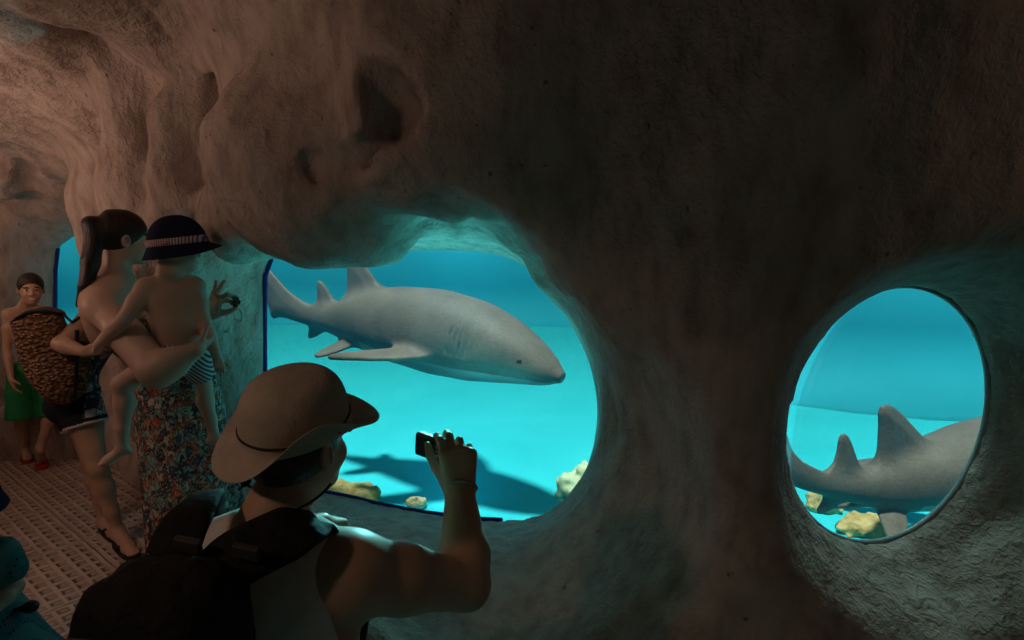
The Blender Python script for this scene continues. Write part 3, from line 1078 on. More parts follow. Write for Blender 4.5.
    m.build('chin_cord', bpy.data.materials['dark_cord'], h)
    # wrist band
    rd = un(wr - el); a_ = un(np.cross(rd, (0, 1, 0))); b_ = np.cross(rd, a_)
    MB().tube([wr + rd * .012 + .0405 * (a_ * math.cos(q) + b_ * math.sin(q)) + rd * .006 * math.cos(q) for q in np.linspace(0, 2 * PI, 32, endpoint=False)], .0038, 6, closed=True).build('bracelet', flat('grey_cord', (.30, .29, .26), .8, .2), root)
    tag(root, 'person in a khaki bush hat and white tank top crouching with arm raised to photograph', 'person')
    # compact camera
    cc = W(431, 447, 1.455); x_ = un(W(447, 452, 1.44) - W(419, 442, 1.50)); z_ = un(np.array([-.08, .1, 1.0]) - (np.array([-.08, .1, 1.0]) @ x_) * x_); y_ = np.cross(z_, x_)
    Rk = np.array([x_, y_, z_])
    cam_ = empty('compact_camera', cc - z_ * .03)
    K = Field(cc - .08, cc + .08, .0022); K.box(cc, (.048, .012, .030), Rk, .007)
    solid('camera_body', K, flat('camera_grey_plastic', (.05, .05, .052), .35, .5), cam_)
    MB().box(cc - y_ * .0125 - x_ * .010, (.030, .0012, .023), Rk).build('screen', flat('camera_screen', (.02, .03, .035), .12, .6), cam_, smooth=False, bevel=.0005)
    MB().tube([cc + y_ * .010 + x_ * -.005, cc + y_ * .026 + x_ * -.005], .021, 24).build('lens', flat('lens_black', (.02, .02, .022), .25, .6), cam_)
    b_ = MB()
    for dz in (.012, .0, -.012): b_.tube([cc - y_ * .011 + x_ * .034 + z_ * dz, cc - y_ * .0145 + x_ * .034 + z_ * dz], .004, 10)
    b_.build('buttons', flat('button_silver', (.35, .36, .37), .3, .6, metal=.7), cam_)
    MB().tube([cc + z_ * .029 + x_ * .02, cc + z_ * .034 + x_ * .02], .007, 14).build('shutter_button', bpy.data.materials['button_silver'], cam_)
    tag(cam_, 'small black compact camera raised in the hand of the person in the bush hat', 'camera')
    return J, R, hc


MAN = make_man()


def make_backpack(J):
    blk = NT('backpack_black_nylon').set(.75, .25)
    n = blk.noise(9, 4); blk.base(blk.ramp(n, [(.3, (.006, .006, .0065)), (.7, (.014, .0135, .0135))]))
    blk.bump(n, .7, .04, blk.bump(blk.noise(260, 2), .3, .003)); blk = blk.m
    root = empty('backpack', (-.58, .84, .40))
    R = frame((.15, 1, .25), (.12, -.22, 1))
    c = W(166, 668, .90)
    F = Field(c - .32, c + .32, .0065)
    F.box(c - R[2] * .03, (.120, .085, .20), R, .07, .05)
    F.ell(c + R[2] * .10 + R[0] * .02, (.105, .085, .105), R, .06)
    F.ell(c - R[1] * .075 - R[2] * .06 - R[0] * .02, (.095, .06, .13), R, .03)
    F.ell(c - R[0] * .115 - R[2] * .03, (.04, .07, .12), R, .04)
    I, X, Y, Z = F.near(.05)
    F.F[I] += .012 * vnoise(X, Y, Z, .09) + .006 * vnoise(X, Y, Z, .035, 4)
    solid('bag_body', F, blk, root)
    zp = flat('zip_grey', (.05, .045, .045), .5, .4)
    q = [c + R[0] * .168 * math.cos(a) * .86 + R[2] * (.02 + .16 * math.sin(a)) - R[1] * (.085 + .02 * math.sin(a)) for a in np.linspace(.25, PI - .25, 22)]
    MB().tube(q, .004, 6).build('zip', zp, root)
    def strap(pts, w):
        pts = [v3(p) for p in pts]
        P = np.array(pts)
        for _ in range(3):
            q_ = [P[0]]
            for a, b in zip(P[:-1], P[1:]): q_ += [.75 * a + .25 * b, .25 * a + .75 * b]
            P = np.array(q_ + [P[-1]])
        return P
    shR, shL, nk = v3(J['shR']), v3(J['shL']), v3(J['neck'])
    up = np.array([0, 0, 1.0])
    # padded straps as swept flat bands lying on the shoulders
    def band(path, wv, w, nm):
        P = strap(path, w); G = []
        for i in range(len(P)):
            t = un(P[min(i + 1, len(P) - 1)] - P[max(i - 1, 0)])
            tq = i / (len(P) - 1); w_ = w * (1 - .42 * min(1, max(0, (tq - .33) / .12))); side = un(v3(wv(i / (len(P) - 1))) - (v3(wv(i / (len(P) - 1))) @ t) * t); nn = np.cross(t, side)
            G.append([P[i] + side * w_ * a + nn * b for a, b in ((-1, 0), (-.8, .008), (0, .011), (.8, .008), (1, 0), (.8, -.006), (0, -.006), (-.8, -.006))])
        MB().grid(G, closev=True).build(nm, blk, root)
    a0 = c + R[2] * .13 + R[0] * .07 + R[1] * .04
    sv = W(234, 577, .93) - W(211, 550, .95)
    band([a0, W(224, 564, .925), W(268, 542, .965), W(312, 522, 1.01), W(326, 526, 1.09), W(344, 566, 1.20), (-.33, 1.21, .72), (-.34, 1.12, .62), (-.40, 1.0, .55)],
         lambda t: sv if t < .45 else ((.9, -.2, -.1) if t < .6 else (1, .2, 0)), .050, 'shoulder_strap')
    b0 = c + R[2] * .16 - R[0] * .03 + R[1] * .05
    band([b0, W(170, 560, .92), W(184, 522, .965), W(208, 492, 1.05), W(214, 493, 1.15), (-.66, 1.22, .80), (-.68, 1.14, .66), (-.66, 1.0, .55)],
         lambda t: (1, .2, .0), .042, 'shoulder_strap')
    for p in (W(246, 552, .925), W(188, 545, .915)):
        MB().box(p, (.022, .006, .012), R).build('buckle', zp, root, smooth=False, bevel=.002)
    tag(root, 'black backpack worn by the person in the bush hat and white tank top', 'backpack')


make_backpack(MAN[0])
# ================================================================== woman, toddler, girl, boy, child at the edge
def lofted(name, levels, mat, parent, n=96, thick=.004, sub=0):
    """levels: (centre, rx, ry, fold amplitude, fold phase)"""
    P = []
    for c, rx, ry, am, ph in levels:
        row = []
        for a in np.linspace(0, 2 * PI, n, endpoint=False):
            k = 1 + am * (math.sin(9 * a + ph) * .55 + math.sin(15 * a + 1.3 + ph) * .3 + math.sin(4 * a + .6) * .35)
            row.append((c[0] + rx * k * math.cos(a), c[1] + ry * k * math.sin(a), c[2]))
        P.append(row)
    return MB().grid(P, closev=True).build(name, mat, parent, solidify=thick)


def print_cloth(name, cols, scale, dark=(.02, .02, .03)):
    t = NT(name).set(.85, .15)
    v = t.co((1, 1, .75))
    w = t.node('ShaderNodeTexNoise'); w.inputs['Scale'].default_value = scale * .55; w.inputs['Detail'].default_value = 2; t.l.new(v, w.inputs['Vector'])
    ad_ = t.node('ShaderNodeVectorMath', operation='MULTIPLY_ADD'); t.l.new(w.outputs['Color'], ad_.inputs[0]); ad_.inputs[1].default_value = (.09, .09, .09); t.l.new(v, ad_.inputs[2])
    vo = t.node('ShaderNodeTexVoronoi'); vo.inputs['Scale'].default_value = scale; t.l.new(ad_.outputs[0], vo.inputs['Vector'])
    sp_ = t.node('ShaderNodeSeparateColor'); t.l.new(vo.outputs['Color'], sp_.inputs[0])
    st = [(i / len(cols), c) for i, c in enumerate(cols)]
    c = t.ramp(sp_.outputs[0], st, 'CONSTANT')
    ed = t.node('ShaderNodeTexVoronoi', feature='DISTANCE_TO_EDGE'); ed.inputs['Scale'].default_value = scale; t.l.new(ad_.outputs[0], ed.inputs['Vector'])
    m = t.ramp(ed.outputs['Distance'], [(.0, (1, 1, 1)), (.10, (0, 0, 0))])
    c = t.mix(m, c, dark)
    ring = t.ramp(vo.outputs['Distance'], [(.16, (0, 0, 0)), (.2, (1, 1, 1)), (.27, (1, 1, 1)), (.31, (0, 0, 0))])
    c = t.mix(t.math('MULTIPLY', ring, .55), c, (.62, .58, .48))
    t.base(c); t.bump(t.noise(300, 2), .2, .002)
    return t.m


def make_woman():
    J = dict(shR=W(103, 308, 2.56), shL=W(148, 294, 2.92), neck=W(117, 278, 2.73), hipR=(-1.61, 2.72, .84), hipL=(-1.57, 2.85, .84), bend=.01)
    el = W(157, 371, 2.36); wr = W(196, 350, 2.40)
    elL = W(187, 348, 2.86); wrL = W(211, 314, 2.72)
    hc = W(126, 238, 2.74); R = frame((.80, .60, -.08), (.03, -.05, 1))
    kR, aR, tR = (-1.53, 2.73, .46), (-1.56, 2.70, .075), (-1.42, 2.74, .03)
    kL, aL, tL = (-1.46, 2.88, .46), (-1.50, 2.90, .075), (-1.35, 2.95, .03)
    lo, hi = bounds([J['shR'], J['shL'], hc + R[2] * .13, el, elL, wr + np.array([.12, .1, .05]), wrL + np.array([.12, 0, .18]), aR, tL, (-1.5, 2.6, 0)], .09)
    lo[2] = -.01
    F = Field(lo, hi, .0048)
    torso(F, J, .97, 0, .8)
    arm(F, J['shR'], el, wr, 1.0, 1.26)
    F.ell(W(104, 316, 2.68), (.115, .10, .15), None, .08); F.cone(J['neck'], W(104, 300, 2.64), .055, .08, .06)
    F.chain([lerp(J['shR'], el, .5), el, lerp(el, wr, .4)], [.062, .060, .056], .04); arm(F, J['shL'], elL, wrL, .92, 1.0)
    hand(F, wr, W(212, 342, 2.50) - wr, (-.2, .8, .4), (-.5, .0, .8), .85, (.45, .45, .5, .55))
    # raised left hand: two small fingers up, index and thumb round a camera
    d = un(W(221, 286, 2.66) - wrL)
    tips, thumb_tip = hand(F, wrL, d, (.75, .55, .1), (.75, -.55, -.3), 1.15, (1.0, .9, .10, -.05), (.7, .65, .5), .35, .12)
    neck(F, J, R, hc, .98, 1.05)
    head(F, hc, R, 1.02)
    leg(F, J['hipR'], kR, aR, tR, .92); leg(F, J['hipL'], kL, aL, tL, .92)
    root = empty('person', (-1.55, 2.76, 0))
    body = solid('body', F, skins(SKIN_PALE), root)
    paint(body, face_paint(body, hc, R, 1.02, FACE))
    r, f, u = R
    H = Field(hc - .34, hc + .18, .006)
    H.ell(hc - f * .018 + u * .026, np.array([.084, .104, .101]), R, .01)
    ec = hc + f * .10 - u * .06
    H.ell(hc + f * .108 - u * .054, np.array([.092, .080, .090]), R, .02, 'sub')
    # pulled back to a tie, then the long tail down the back
    tie = hc - f * .100 + u * .045
    H.chain([hc - f * .07 + u * .05, tie], [.06, .026], .03)
    tail = [tie, tie - f * .030 + u * .004, W(95, 238, 2.66), W(91, 262, 2.62), W(86, 286, 2.60), W(80, 306, 2.60)]
    H.chain(tail, [.026, .032, .036, .033, .025, .010], .02)
    for q, (dx, dz) in enumerate(((.012, .01), (-.014, .0), (.004, -.016))):
        H.chain([p + np.array([dx, -.012 + .008 * q, dz]) for p in tail[1:]], [.022, .026, .024, .015, .005], .008)
    solid('hair', H, HAIR, root)
    hb = MB().tube([tie + .029 * (r * math.cos(a) + u * math.sin(a)) for a in np.linspace(0, 2 * PI, 20, endpoint=False)], .008, 8, closed=True)
    hb.build('hair_tie', flat('hair_tie_brown', (.16, .09, .05), .6, .3), root)
    # strapless printed dress
    pr = print_cloth('dress_print', [(.42, .12, .06), (.22, .42, .38), (.50, .44, .34), (.07, .09, .12), (.45, .18, .09), (.15, .30, .28), (.06, .06, .09)], 46)
    B = Field(*bounds([J['shR'], J['shL'], (-1.6, 2.5, .75), (-1.5, 3.0, .8)], .2), .007)
    torso(B, J, .97, .012, .8)
    up = un(lerp(J['shL'], J['shR'], .5) - lerp(J['hipL'], J['hipR'], .5))
    sc = lerp(J['shL'], J['shR'], .5)
    cut(B, lambda x, y, z: (x - sc[0]) * up[0] + (y - sc[1]) * up[1] + (z - sc[2]) * up[2] + .13 - .35 * np.clip((x - sc[0]) * .93 + (y - sc[1]) * .36, -.05, .2))
    cut(B, lambda x, y, z: .80 - z)
    solid('dress_bodice', B, pr, root)
    lv = []
    for t in np.linspace(0, 1, 26):
        z = .93 - .90 * t
        cx = -1.60 + .085 * t; cy = 2.77 + .01 * t
        hipb = math.exp(-((t - .12) / .2) ** 2)
        lv.append(((cx, cy, z), .155 + .075 * t ** .8 + .022 * hipb, .150 + .055 * t + .02 * hipb, .012 + .10 * t, .6 + .5 * t))
    lofted('dress_skirt', lv, pr, root, 140)
    tag(root, 'woman with a long ponytail and a long printed dress holding a toddler, one hand raised', 'person')
    # little camera in her raised hand
    pc = (tips[0] + tips[1] + 2 * thumb_tip) / 4 + np.array([.006, 0, .012])
    k = empty('pocket_camera', pc - np.array([0, 0, .03]))
    Rk = frame((-.5, .85, .1), (.25, -.1, 1))
    Kf = Field(pc - .07, pc + .07, .003); Kf.box(pc, (.009, .030, .026), Rk, .006)
    solid('camera_body', Kf, bpy.data.materials['camera_grey_plastic'], k)
    MB().tube([pc + Rk[0] * .007, pc + Rk[0] * .018], .012, 16).build('lens', bpy.data.materials['lens_black'], k)
    q0 = pc - np.array([0, 0, .028])
    lp = [q0 + np.array([.018 * math.sin(t * 2 * PI) + .03 * t * (1 - t), .0, -.055 * (1 - math.cos(t * 2 * PI)) / 2 * 1.15]) for t in np.linspace(0, 1, 30)]
    MB().tube(lp, .0022, 6).build('wrist_strap', flat('pale_strap', (.32, .34, .33), .7, .3), k)
    tag(k, 'small dark camera with dangling strap in the raised hand of the woman', 'camera')


make_woman()


def make_toddler():
    Y = 2.44
    s = .60
    J = dict(shR=W(195, 287, 2.54), shL=W(146, 289, 2.46), neck=W(173, 268, 2.50), hipR=W(192, 352, 2.57), hipL=W(170, 356, 2.51), bend=.0)
    hc = W(178, 252, 2.51); R = frame((.88, .46, .02), (-.14, -.08, 1))
    elR, wrR = W(205, 325, 2.52), W(217, 357, 2.48)
    elL, wrL = W(122, 322, 2.38), W(98, 345, 2.42)
    lo, hi = bounds([J['shR'], hc + R[2] * .1, elL, wrL + np.array([-.09, 0, -.06]), wrR + np.array([.05, 0, -.1]), W(100, 470, 2.30), W(222, 450, 2.52), W(125, 385, 2.28)], .07)
    F = Field(lo, hi, .005)
    torso(F, J, s * 1.02, 0.0, 0, .07)
    F.ell(lerp(lerp(J['hipL'], J['hipR'], .5), J['neck'], .35), (.100, .08, .11), None, .04)
    arm(F, J['shR'], elR, wrR, s, 1.15); arm(F, J['shL'], elL, wrL, s, 1.2)
    hand(F, wrR, W(221, 374, 2.47) - wrR, (-.6, .6, 0), (.2, .9, .1), .52, (.4, .45, .5, .5))
    hand(F, wrL, W(92, 351, 2.47) - wrL, (.3, .8, -.5), (.2, .2, .9), .52, (.4, .45, .5, .5))
    neck(F, J, R, hc, .78, 1.25)
    head(F, hc, R, .78, 1.0)
    leg(F, J['hipL'], W(122, 384, 2.34), W(122, 447, 2.34), W(102, 464, 2.30), s, 1.18, 1.05)
    leg(F, J['hipR'], W(204, 384, 2.60), W(214, 436, 2.56), W(231, 447, 2.60), s, 1.08, 1.05)
    root = empty('person', W(180, 372, 2.53))
    body = solid('body', F, skins(SKIN_PALE), root)
    paint(body, face_paint(body, hc, R, .78, FACE))
    # striped swim shorts
    st = NT('striped_cotton').set(.85, .15)
    wv = st.node('ShaderNodeTexWave', wave_type='BANDS', bands_direction='DIAGONAL'); wv.inputs['Scale'].default_value = 26
    st.l.new(st.co((1.2, .3, 1)), wv.inputs['Vector'])
    st.base(st.ramp(wv.outputs['Fac'], [(.35, (.05, .06, .10)), (.5, (.55, .52, .50))]))
    S = Field(*bounds([J['hipL'], J['hipR'], W(160, 380, 2.36), W(205, 375, 2.5)], .14), .005)
    torso(S, J, s * 1.02, .009, 0, .07)
    S.chain([J['hipL'], lerp(J['hipL'], W(122, 384, 2.34), .30)], [.062, .064], .03)
    S.chain([J['hipR'], lerp(J['hipR'], W(204, 384, 2.60), .6)], [.062, .060], .03)
    pc = lerp(J['hipL'], J['hipR'], .5); up = un(lerp(J['shL'], J['shR'], .5) - pc)
    cut(S, lambda x, y, z: (x - pc[0]) * up[0] + (y - pc[1]) * up[1] + (z - pc[2]) * up[2] - .065)
    solid('swim_shorts', S, st.m, root)
    # navy bucket hat
    nv = flat('navy_cotton', (.010, .014, .04), .85, .15, .2, 40, .3)
    U = frame((.86, .50, .12), (-.26, -.16, 1))
    hb = hc + U[2] * .030 + U[1] * .006
    g = lambda a, c_, w: math.exp(-((((a - c_ + PI) % (2 * PI)) - PI) / w) ** 2)
    hat = hat_mesh('bucket_hat', nv, hb, U, .100, .114, .120, lambda a: .026 + .026 * g(a, 0.1, .8), lambda a, t: -.048 * t ** .9 + .024 * g(a, .1, .8) * t, root, 2.5)
    hat['label'] = 'navy bucket hat with a striped band'
    bs = NT('hat_band_stripes').set(.8, .2)
    wv = bs.node('ShaderNodeTexWave', wave_type='BANDS', bands_direction='X'); wv.inputs['Scale'].default_value = 32
    bs.l.new(bs.co((1, .7, .25)), wv.inputs['Vector'])
    bs.base(bs.ramp(wv.outputs['Fac'], [(.3, (.30, .05, .07)), (.5, (.62, .55, .55))]))
    rows = []
    for zz_ in (.002, .012, .022, .030):
        k = 1.012 + (.012 if 0.005 < zz_ < .028 else 0) - zz_ * .55
        rows.append([hb + U[0] * .100 * k * math.sin(a) + U[1] * .114 * k * math.cos(a) + U[2] * zz_ for a in np.linspace(0, 2 * PI, 72, endpoint=False)])
    MB().grid(rows, closev=True).build('hat_band', bs.m, hat, solidify=.003)
    a = PI - .35 - PI / 2 * .55
    p = hb + U[0] * .103 * math.sin(a) + U[1] * .117 * math.cos(a) + U[2] * .014
    out = un(U[0] * math.sin(a) + U[1] * math.cos(a))
    MB().tube([p, p + out * .006], .007, 14).build('hat_button', flat('gold_button', (.75, .55, .35), .25, .6, metal=.7), hat)
    tag(root, 'bare-backed toddler in a navy sun hat carried on a woman\'s hip', 'person')


make_toddler()


def weave(name, c1, c2, sc):
    t = NT(name).set(.8, .2)
    vo = t.node('ShaderNodeTexVoronoi'); vo.inputs['Scale'].default_value = sc; t.l.new(t.co((1, 1, 1.5)), vo.inputs['Vector'])
    c = t.ramp(vo.outputs['Distance'], [(.15, c2), (.6, c1)])
    t.base(c); t.bump(t.math('SUBTRACT', 1.0, vo.outputs['Distance']), 1.0, .02)
    return t.m


def make_girl():
    s = .80
    J = dict(shR=W(90, 322, 2.78), shL=W(108, 312, 3.0), neck=W(100, 308, 2.92), hipR=W(80, 402, 2.83), hipL=W(74, 398, 2.98), bend=-.02)
    hc = W(107, 288, 2.99); R = frame((.9, .35, -.35), (.25, .05, 1))
    elR, wrR = W(60, 344, 2.66), W(84, 352, 2.60)
    elL, wrL = W(118, 345, 3.0), W(128, 360, 2.95)
    kR, aR, tR = W(98, 468, 2.78), W(118, 531, 2.80), onz(133, 553, .025)
    kL, aL, tL = W(92, 462, 2.98), W(104, 520, 2.98), onz(118, 536, .025)
    lo, hi = bounds([J['shR'], J['shL'], hc + R[2] * .1, elR, wrR, wrL, kR, aR, tR, kL, aL, tL], .12); lo[2] = -.01
    F = Field(lo, hi, .0062)
    torso(F, J, s, 0, .5)
    arm(F, J['shR'], elR, wrR, s, 1.05); arm(F, J['shL'], elL, wrL, s, 1.0)
    hand(F, wrR, (.9, .3, .2), (0, .8, -.5), (0, .4, .9), .75, (.6, .65, .7, .7))
    hand(F, wrL, (.4, .5, -.6), (0, .8, -.5), (0, .4, .9), .75)
    neck(F, J, R, hc, .85, .9); head(F, hc, R, .86)
    leg(F, J['hipR'], kR, aR, tR, .9, .92); leg(F, J['hipL'], kL, aL, tL, .9, .92)
    root = empty('person', (*((v3(aR) + v3(aL)) / 2)[:2], 0))
    body = solid('body', F, skins(SKIN), root)
    paint(body, face_paint(body, hc, R, .86, FACE))
    H = Field(hc - .15, hc + .15, .006)
    H.ell(hc - R[1] * .016 + R[2] * .024, np.array([.070, .088, .086]), R, .01)
    H.ell(hc + R[1] * .085 - R[2] * .045, np.array([.08, .07, .08]), R, .02, 'sub')
    H.chain([hc - R[1] * .06, hc - R[1] * .08 - R[2] * .07], [.05, .03], .03)
    solid('hair', H, HAIR, root)
    top = print_cloth('top_print', [(.03, .03, .04), (.05, .05, .07), (.35, .22, .22), (.03, .03, .05), (.40, .38, .38), (.04, .05, .08)], 26)
    T = Field(*bounds([J['shR'], J['shL'], J['hipR'], J['hipL']], .2), .007)
    torso(T, J, s, .010, .5)
    nk = v3(J['neck']); T.ell(nk + np.array([0, 0, .05]), (.08, .08, .08), None, .01, 'sub')
    ax = un(J['shR'] - J['shL'])
    for q, p in ((1, J['shR']), (-1, J['shL'])): T.ell(p + ax * q * .05 + np.array([0, 0, -.02]), (.075, .075, .1), None, .01, 'sub')
    pc = lerp(J['hipL'], J['hipR'], .5)
    cut(T, lambda x, y, z: pc[2] + .02 - z)
    solid('top', T, top, root)
    # dark printed shorts with a white hem
    S = Field(*bounds([J['hipR'], J['hipL'], kR, kL], .16), .006)
    torso(S, J, s, .014, .5)
    S.chain([J['hipR'], lerp(J['hipR'], kR, .42)], [.092, .094], .03); S.chain([J['hipL'], lerp(J['hipL'], kL, .40)], [.092, .094], .03)
    cut(S, lambda x, y, z: z - pc[2] - .06)
    # hem planes across the thighs
    lg = un(v3(kR) - v3(J['hipR'])); hp = lerp(J['hipR'], kR, .36)
    cut(S, lambda x, y, z: (x - hp[0]) * lg[0] + (y - hp[1]) * lg[1] + (z - hp[2]) * lg[2])
    sh = solid('shorts', S, [flat('navy_shorts', (.012, .013, .022), .8, .2), print_cloth('shorts_print', [(.5, .4, .4), (.05, .05, .08), (.45, .2, .22), (.6, .6, .6)], 24), flat('white_hem', (.62, .60, .60), .8, .2)], root)
    dd = lambda P: (P - hp) @ lg
    paint(sh, [(1, lambda P: (dd(P) < -.03) & (P[:, 0] > hp[0] + .035)), (2, lambda P: dd(P) > -.012)])
    # flip flops
    for nm, a_, t_ in (('r', aR, tR), ('l', aL, tL)):
        flipflop(a_, t_, .82, flat('dark_rubber', (.03, .025, .025), .8, .2) if 'dark_rubber' not in bpy.data.materials else bpy.data.materials['dark_rubber'],
                 bpy.data.materials['dark_rubber'], root)
    tag(root, 'girl in dark printed shorts stepping forward with a woven straw bag', 'person')
    # the woven bag on her arm
    bag = empty('woven_bag', W(48, 400, 2.72))
    c = W(49, 350, 2.70); Rb = frame((-.3, 1, 0), (-.22, .05, 1))
    B = Field(c - .36, c + .36, .007)
    B.ell(c - Rb[2] * .05, (.105, .07, .19), Rb, .05)
    B.box(c + Rb[2] * .02, (.100, .05, .155), Rb, .045, .05)
    B.ell(c - Rb[2] * .12 + Rb[0] * .03, (.105, .075, .12), Rb, .05)
    B.ell(c + Rb[2] * .25, (.09, .055, .085), Rb, .03, 'sub')
    I, X, Y_, Z = B.near(.05); B.F[I] += .012 * vnoise(X, Y_, Z, .11)
    solid('basket', B, weave('woven_straw', (.16, .075, .04), (.50, .30, .18), 52), bag)
    rim = [c + Rb[2] * (.165 - .02 * math.cos(2 * a)) + Rb[0] * .098 * math.cos(a) + Rb[1] * .048 * math.sin(a) for a in np.linspace(0, 2 * PI, 40, endpoint=False)]
    MB().tube(rim, .011, 8, closed=True).build('rim_binding', flat('dark_leather', (.025, .018, .015), .5, .4), bag)
    st = [c + Rb[2] * .16 + Rb[0] * .09, W(72, 322, 2.70), W(88, 312, 2.77), W(100, 318, 2.86)]
    MB().tube(st, .010, 8, flat=.5).build('strap', bpy.data.materials['dark_leather'], bag)
    MB().tube([W(77, 330, 2.66), W(77, 365, 2.66), W(75, 400, 2.70)], .014, 8, flat=.4).build('hanging_strap', bpy.data.materials['dark_leather'], bag)
    tag(bag, 'large brown woven straw bag hanging from the shoulder of the girl in dark shorts', 'bag')


def flipflop(an, toe, s, sole, strapm, parent):
    an, toe = v3(an), v3(toe)
    f = un((toe - an) * np.array([1, 1, 0])); sd = np.array([-f[1], f[0], 0]); heel = np.array([an[0], an[1], 0]) - f * .055 * s
    L = np.linalg.norm((toe - heel)[:2]) + .035 * s
    P = []
    for t in np.linspace(0, 1, 14):
        w = s * (.030 + .016 * math.sin(t * PI * .62 + .25)) * math.sqrt(max(.02, 1 - (2 * t - 1) ** 6))
        P.append([heel + f * L * t + sd * w * a + np.array([0, 0, h_]) for a, h_ in ((-1, .0), (-1, .014), (1, .014), (1, 0.0))])
    m = MB().grid(P, closev=True); m.poly(P[0]); m.poly(P[-1][::-1]); m.build('sandal_sole', sole, parent, smooth=False)
    mid = heel + f * L * .72; b = heel + f * L * .42
    tp = mid + np.array([0, 0, .05 * s])
    m = MB()
    for q in (-1, 1): m.tube([b + sd * q * .045 * s + np.array([0, 0, .012]), lerp(b, mid, .5) + sd * q * .038 * s + np.array([0, 0, .052 * s]), tp, mid + f * .02 * s + np.array([0, 0, .014])], .006 * s, 6)
    m.build('sandal_strap', strapm, parent)


make_girl()


def make_boy():
    s = .74
    cx, cy = -3.2, 3.93
    fw = un((.60, -.80, 0)); rt = un(np.cross(fw, (0, 0, 1)))
    P = lambda a, b, z: np.array([cx, cy, 0]) + rt * a + fw * b + np.array([0, 0, z])
    J = dict(shR=P(.092, 0, 1.02), shL=P(-.115, .02, 1.02), neck=P(0, .0, 1.085), hipR=P(.07, 0, .64), hipL=P(-.07, 0, .64), bend=.01)
    hc = W(31, 290, 3.86); R = frame((.66, -.75, -.02), (.05, 0, 1))
    kR, aR, tR = P(.085, .03, .36), W(25, 448, 3.98), onz(28, 459, .03)
    kL, aL, tL = P(-.085, .05, .36), W(40, 447, 3.82), onz(42, 461, .03)
    elR, wrR = P(.118, .02, .80), P(.108, .13, .62)
    elL, wrL = P(-.165, .03, .80), P(-.12, .14, .64)
    lo, hi = bounds([J['shR'], J['shL'], hc + R[2] * .1, elR, wrR, elL, wrL, kR, aR, tR, kL, aL, tL], .1); lo[2] = -.01
    F = Field(lo, hi, .006)
    torso(F, J, s * .82, 0, 0)
    arm(F, J['shR'], elR, wrR, s, .82); arm(F, J['shL'], elL, wrL, s, .82)
    hand(F, wrR, fw * .4 - np.array([0, 0, 1]) * .9 - rt * .2, -rt, fw, .72, (.3, .35, .4, .4)); hand(F, wrL, fw * .4 - np.array([0, 0, 1]) * .9 + rt * .2, rt, fw, .72, (.3, .35, .4, .4))
    neck(F, J, R, hc, .8, .85); head(F, hc, R, .84, .25)
    leg(F, J['hipR'], kR, aR, tR, s, .92); leg(F, J['hipL'], kL, aL, tL, s, .92)
    root = empty('person', (cx, cy, 0))
    body = solid('body', F, skins(SKIN), root)
    paint(body, face_paint(body, hc, R, .84, FACE, True))
    H = Field(hc - .13, hc + .15, .005)
    H.ell(hc - R[1] * .014 + R[2] * .030, np.array([.071, .087, .082]), R, .01)
    H.ell(hc + R[1] * .080 - R[2] * .030, np.array([.075, .075, .075]), R, .012, 'sub')
    cut(H, lambda x, y, z: -.045 - ((x - hc[0]) * R[2][0] + (y - hc[1]) * R[2][1] + (z - hc[2]) * R[2][2]))
    solid('hair', H, HAIR, root)
    S = Field(*bounds([J['hipR'], J['hipL'], kR, kL], .16), .006)
    torso(S, J, s * .82, .014, 0)
    for h_, k_ in ((J['hipR'], kR), (J['hipL'], kL)): S.chain([h_, lerp(h_, k_, .5), lerp(h_, k_, 1.05)], [.072, .076, .084], .03)
    cut(S, lambda x, y, z: z - .70); cut(S, lambda x, y, z: .335 - z)
    I, X, Y_, Z = S.near(.04); S.F[I] += .006 * vnoise(X, Y_, Z * .5, .07)
    solid('swim_shorts', S, flat('green_nylon', (.02, .26, .09), .7, .25), root)
    red = flat('red_rubber', (.45, .03, .035), .6, .3)
    for a_, t_ in ((aR, tR), (aL, tL)): flipflop(a_, t_, .78, red, red, root)
    tag(root, 'smiling boy in green swim shorts and red sandals standing by the far window', 'person')


make_boy()


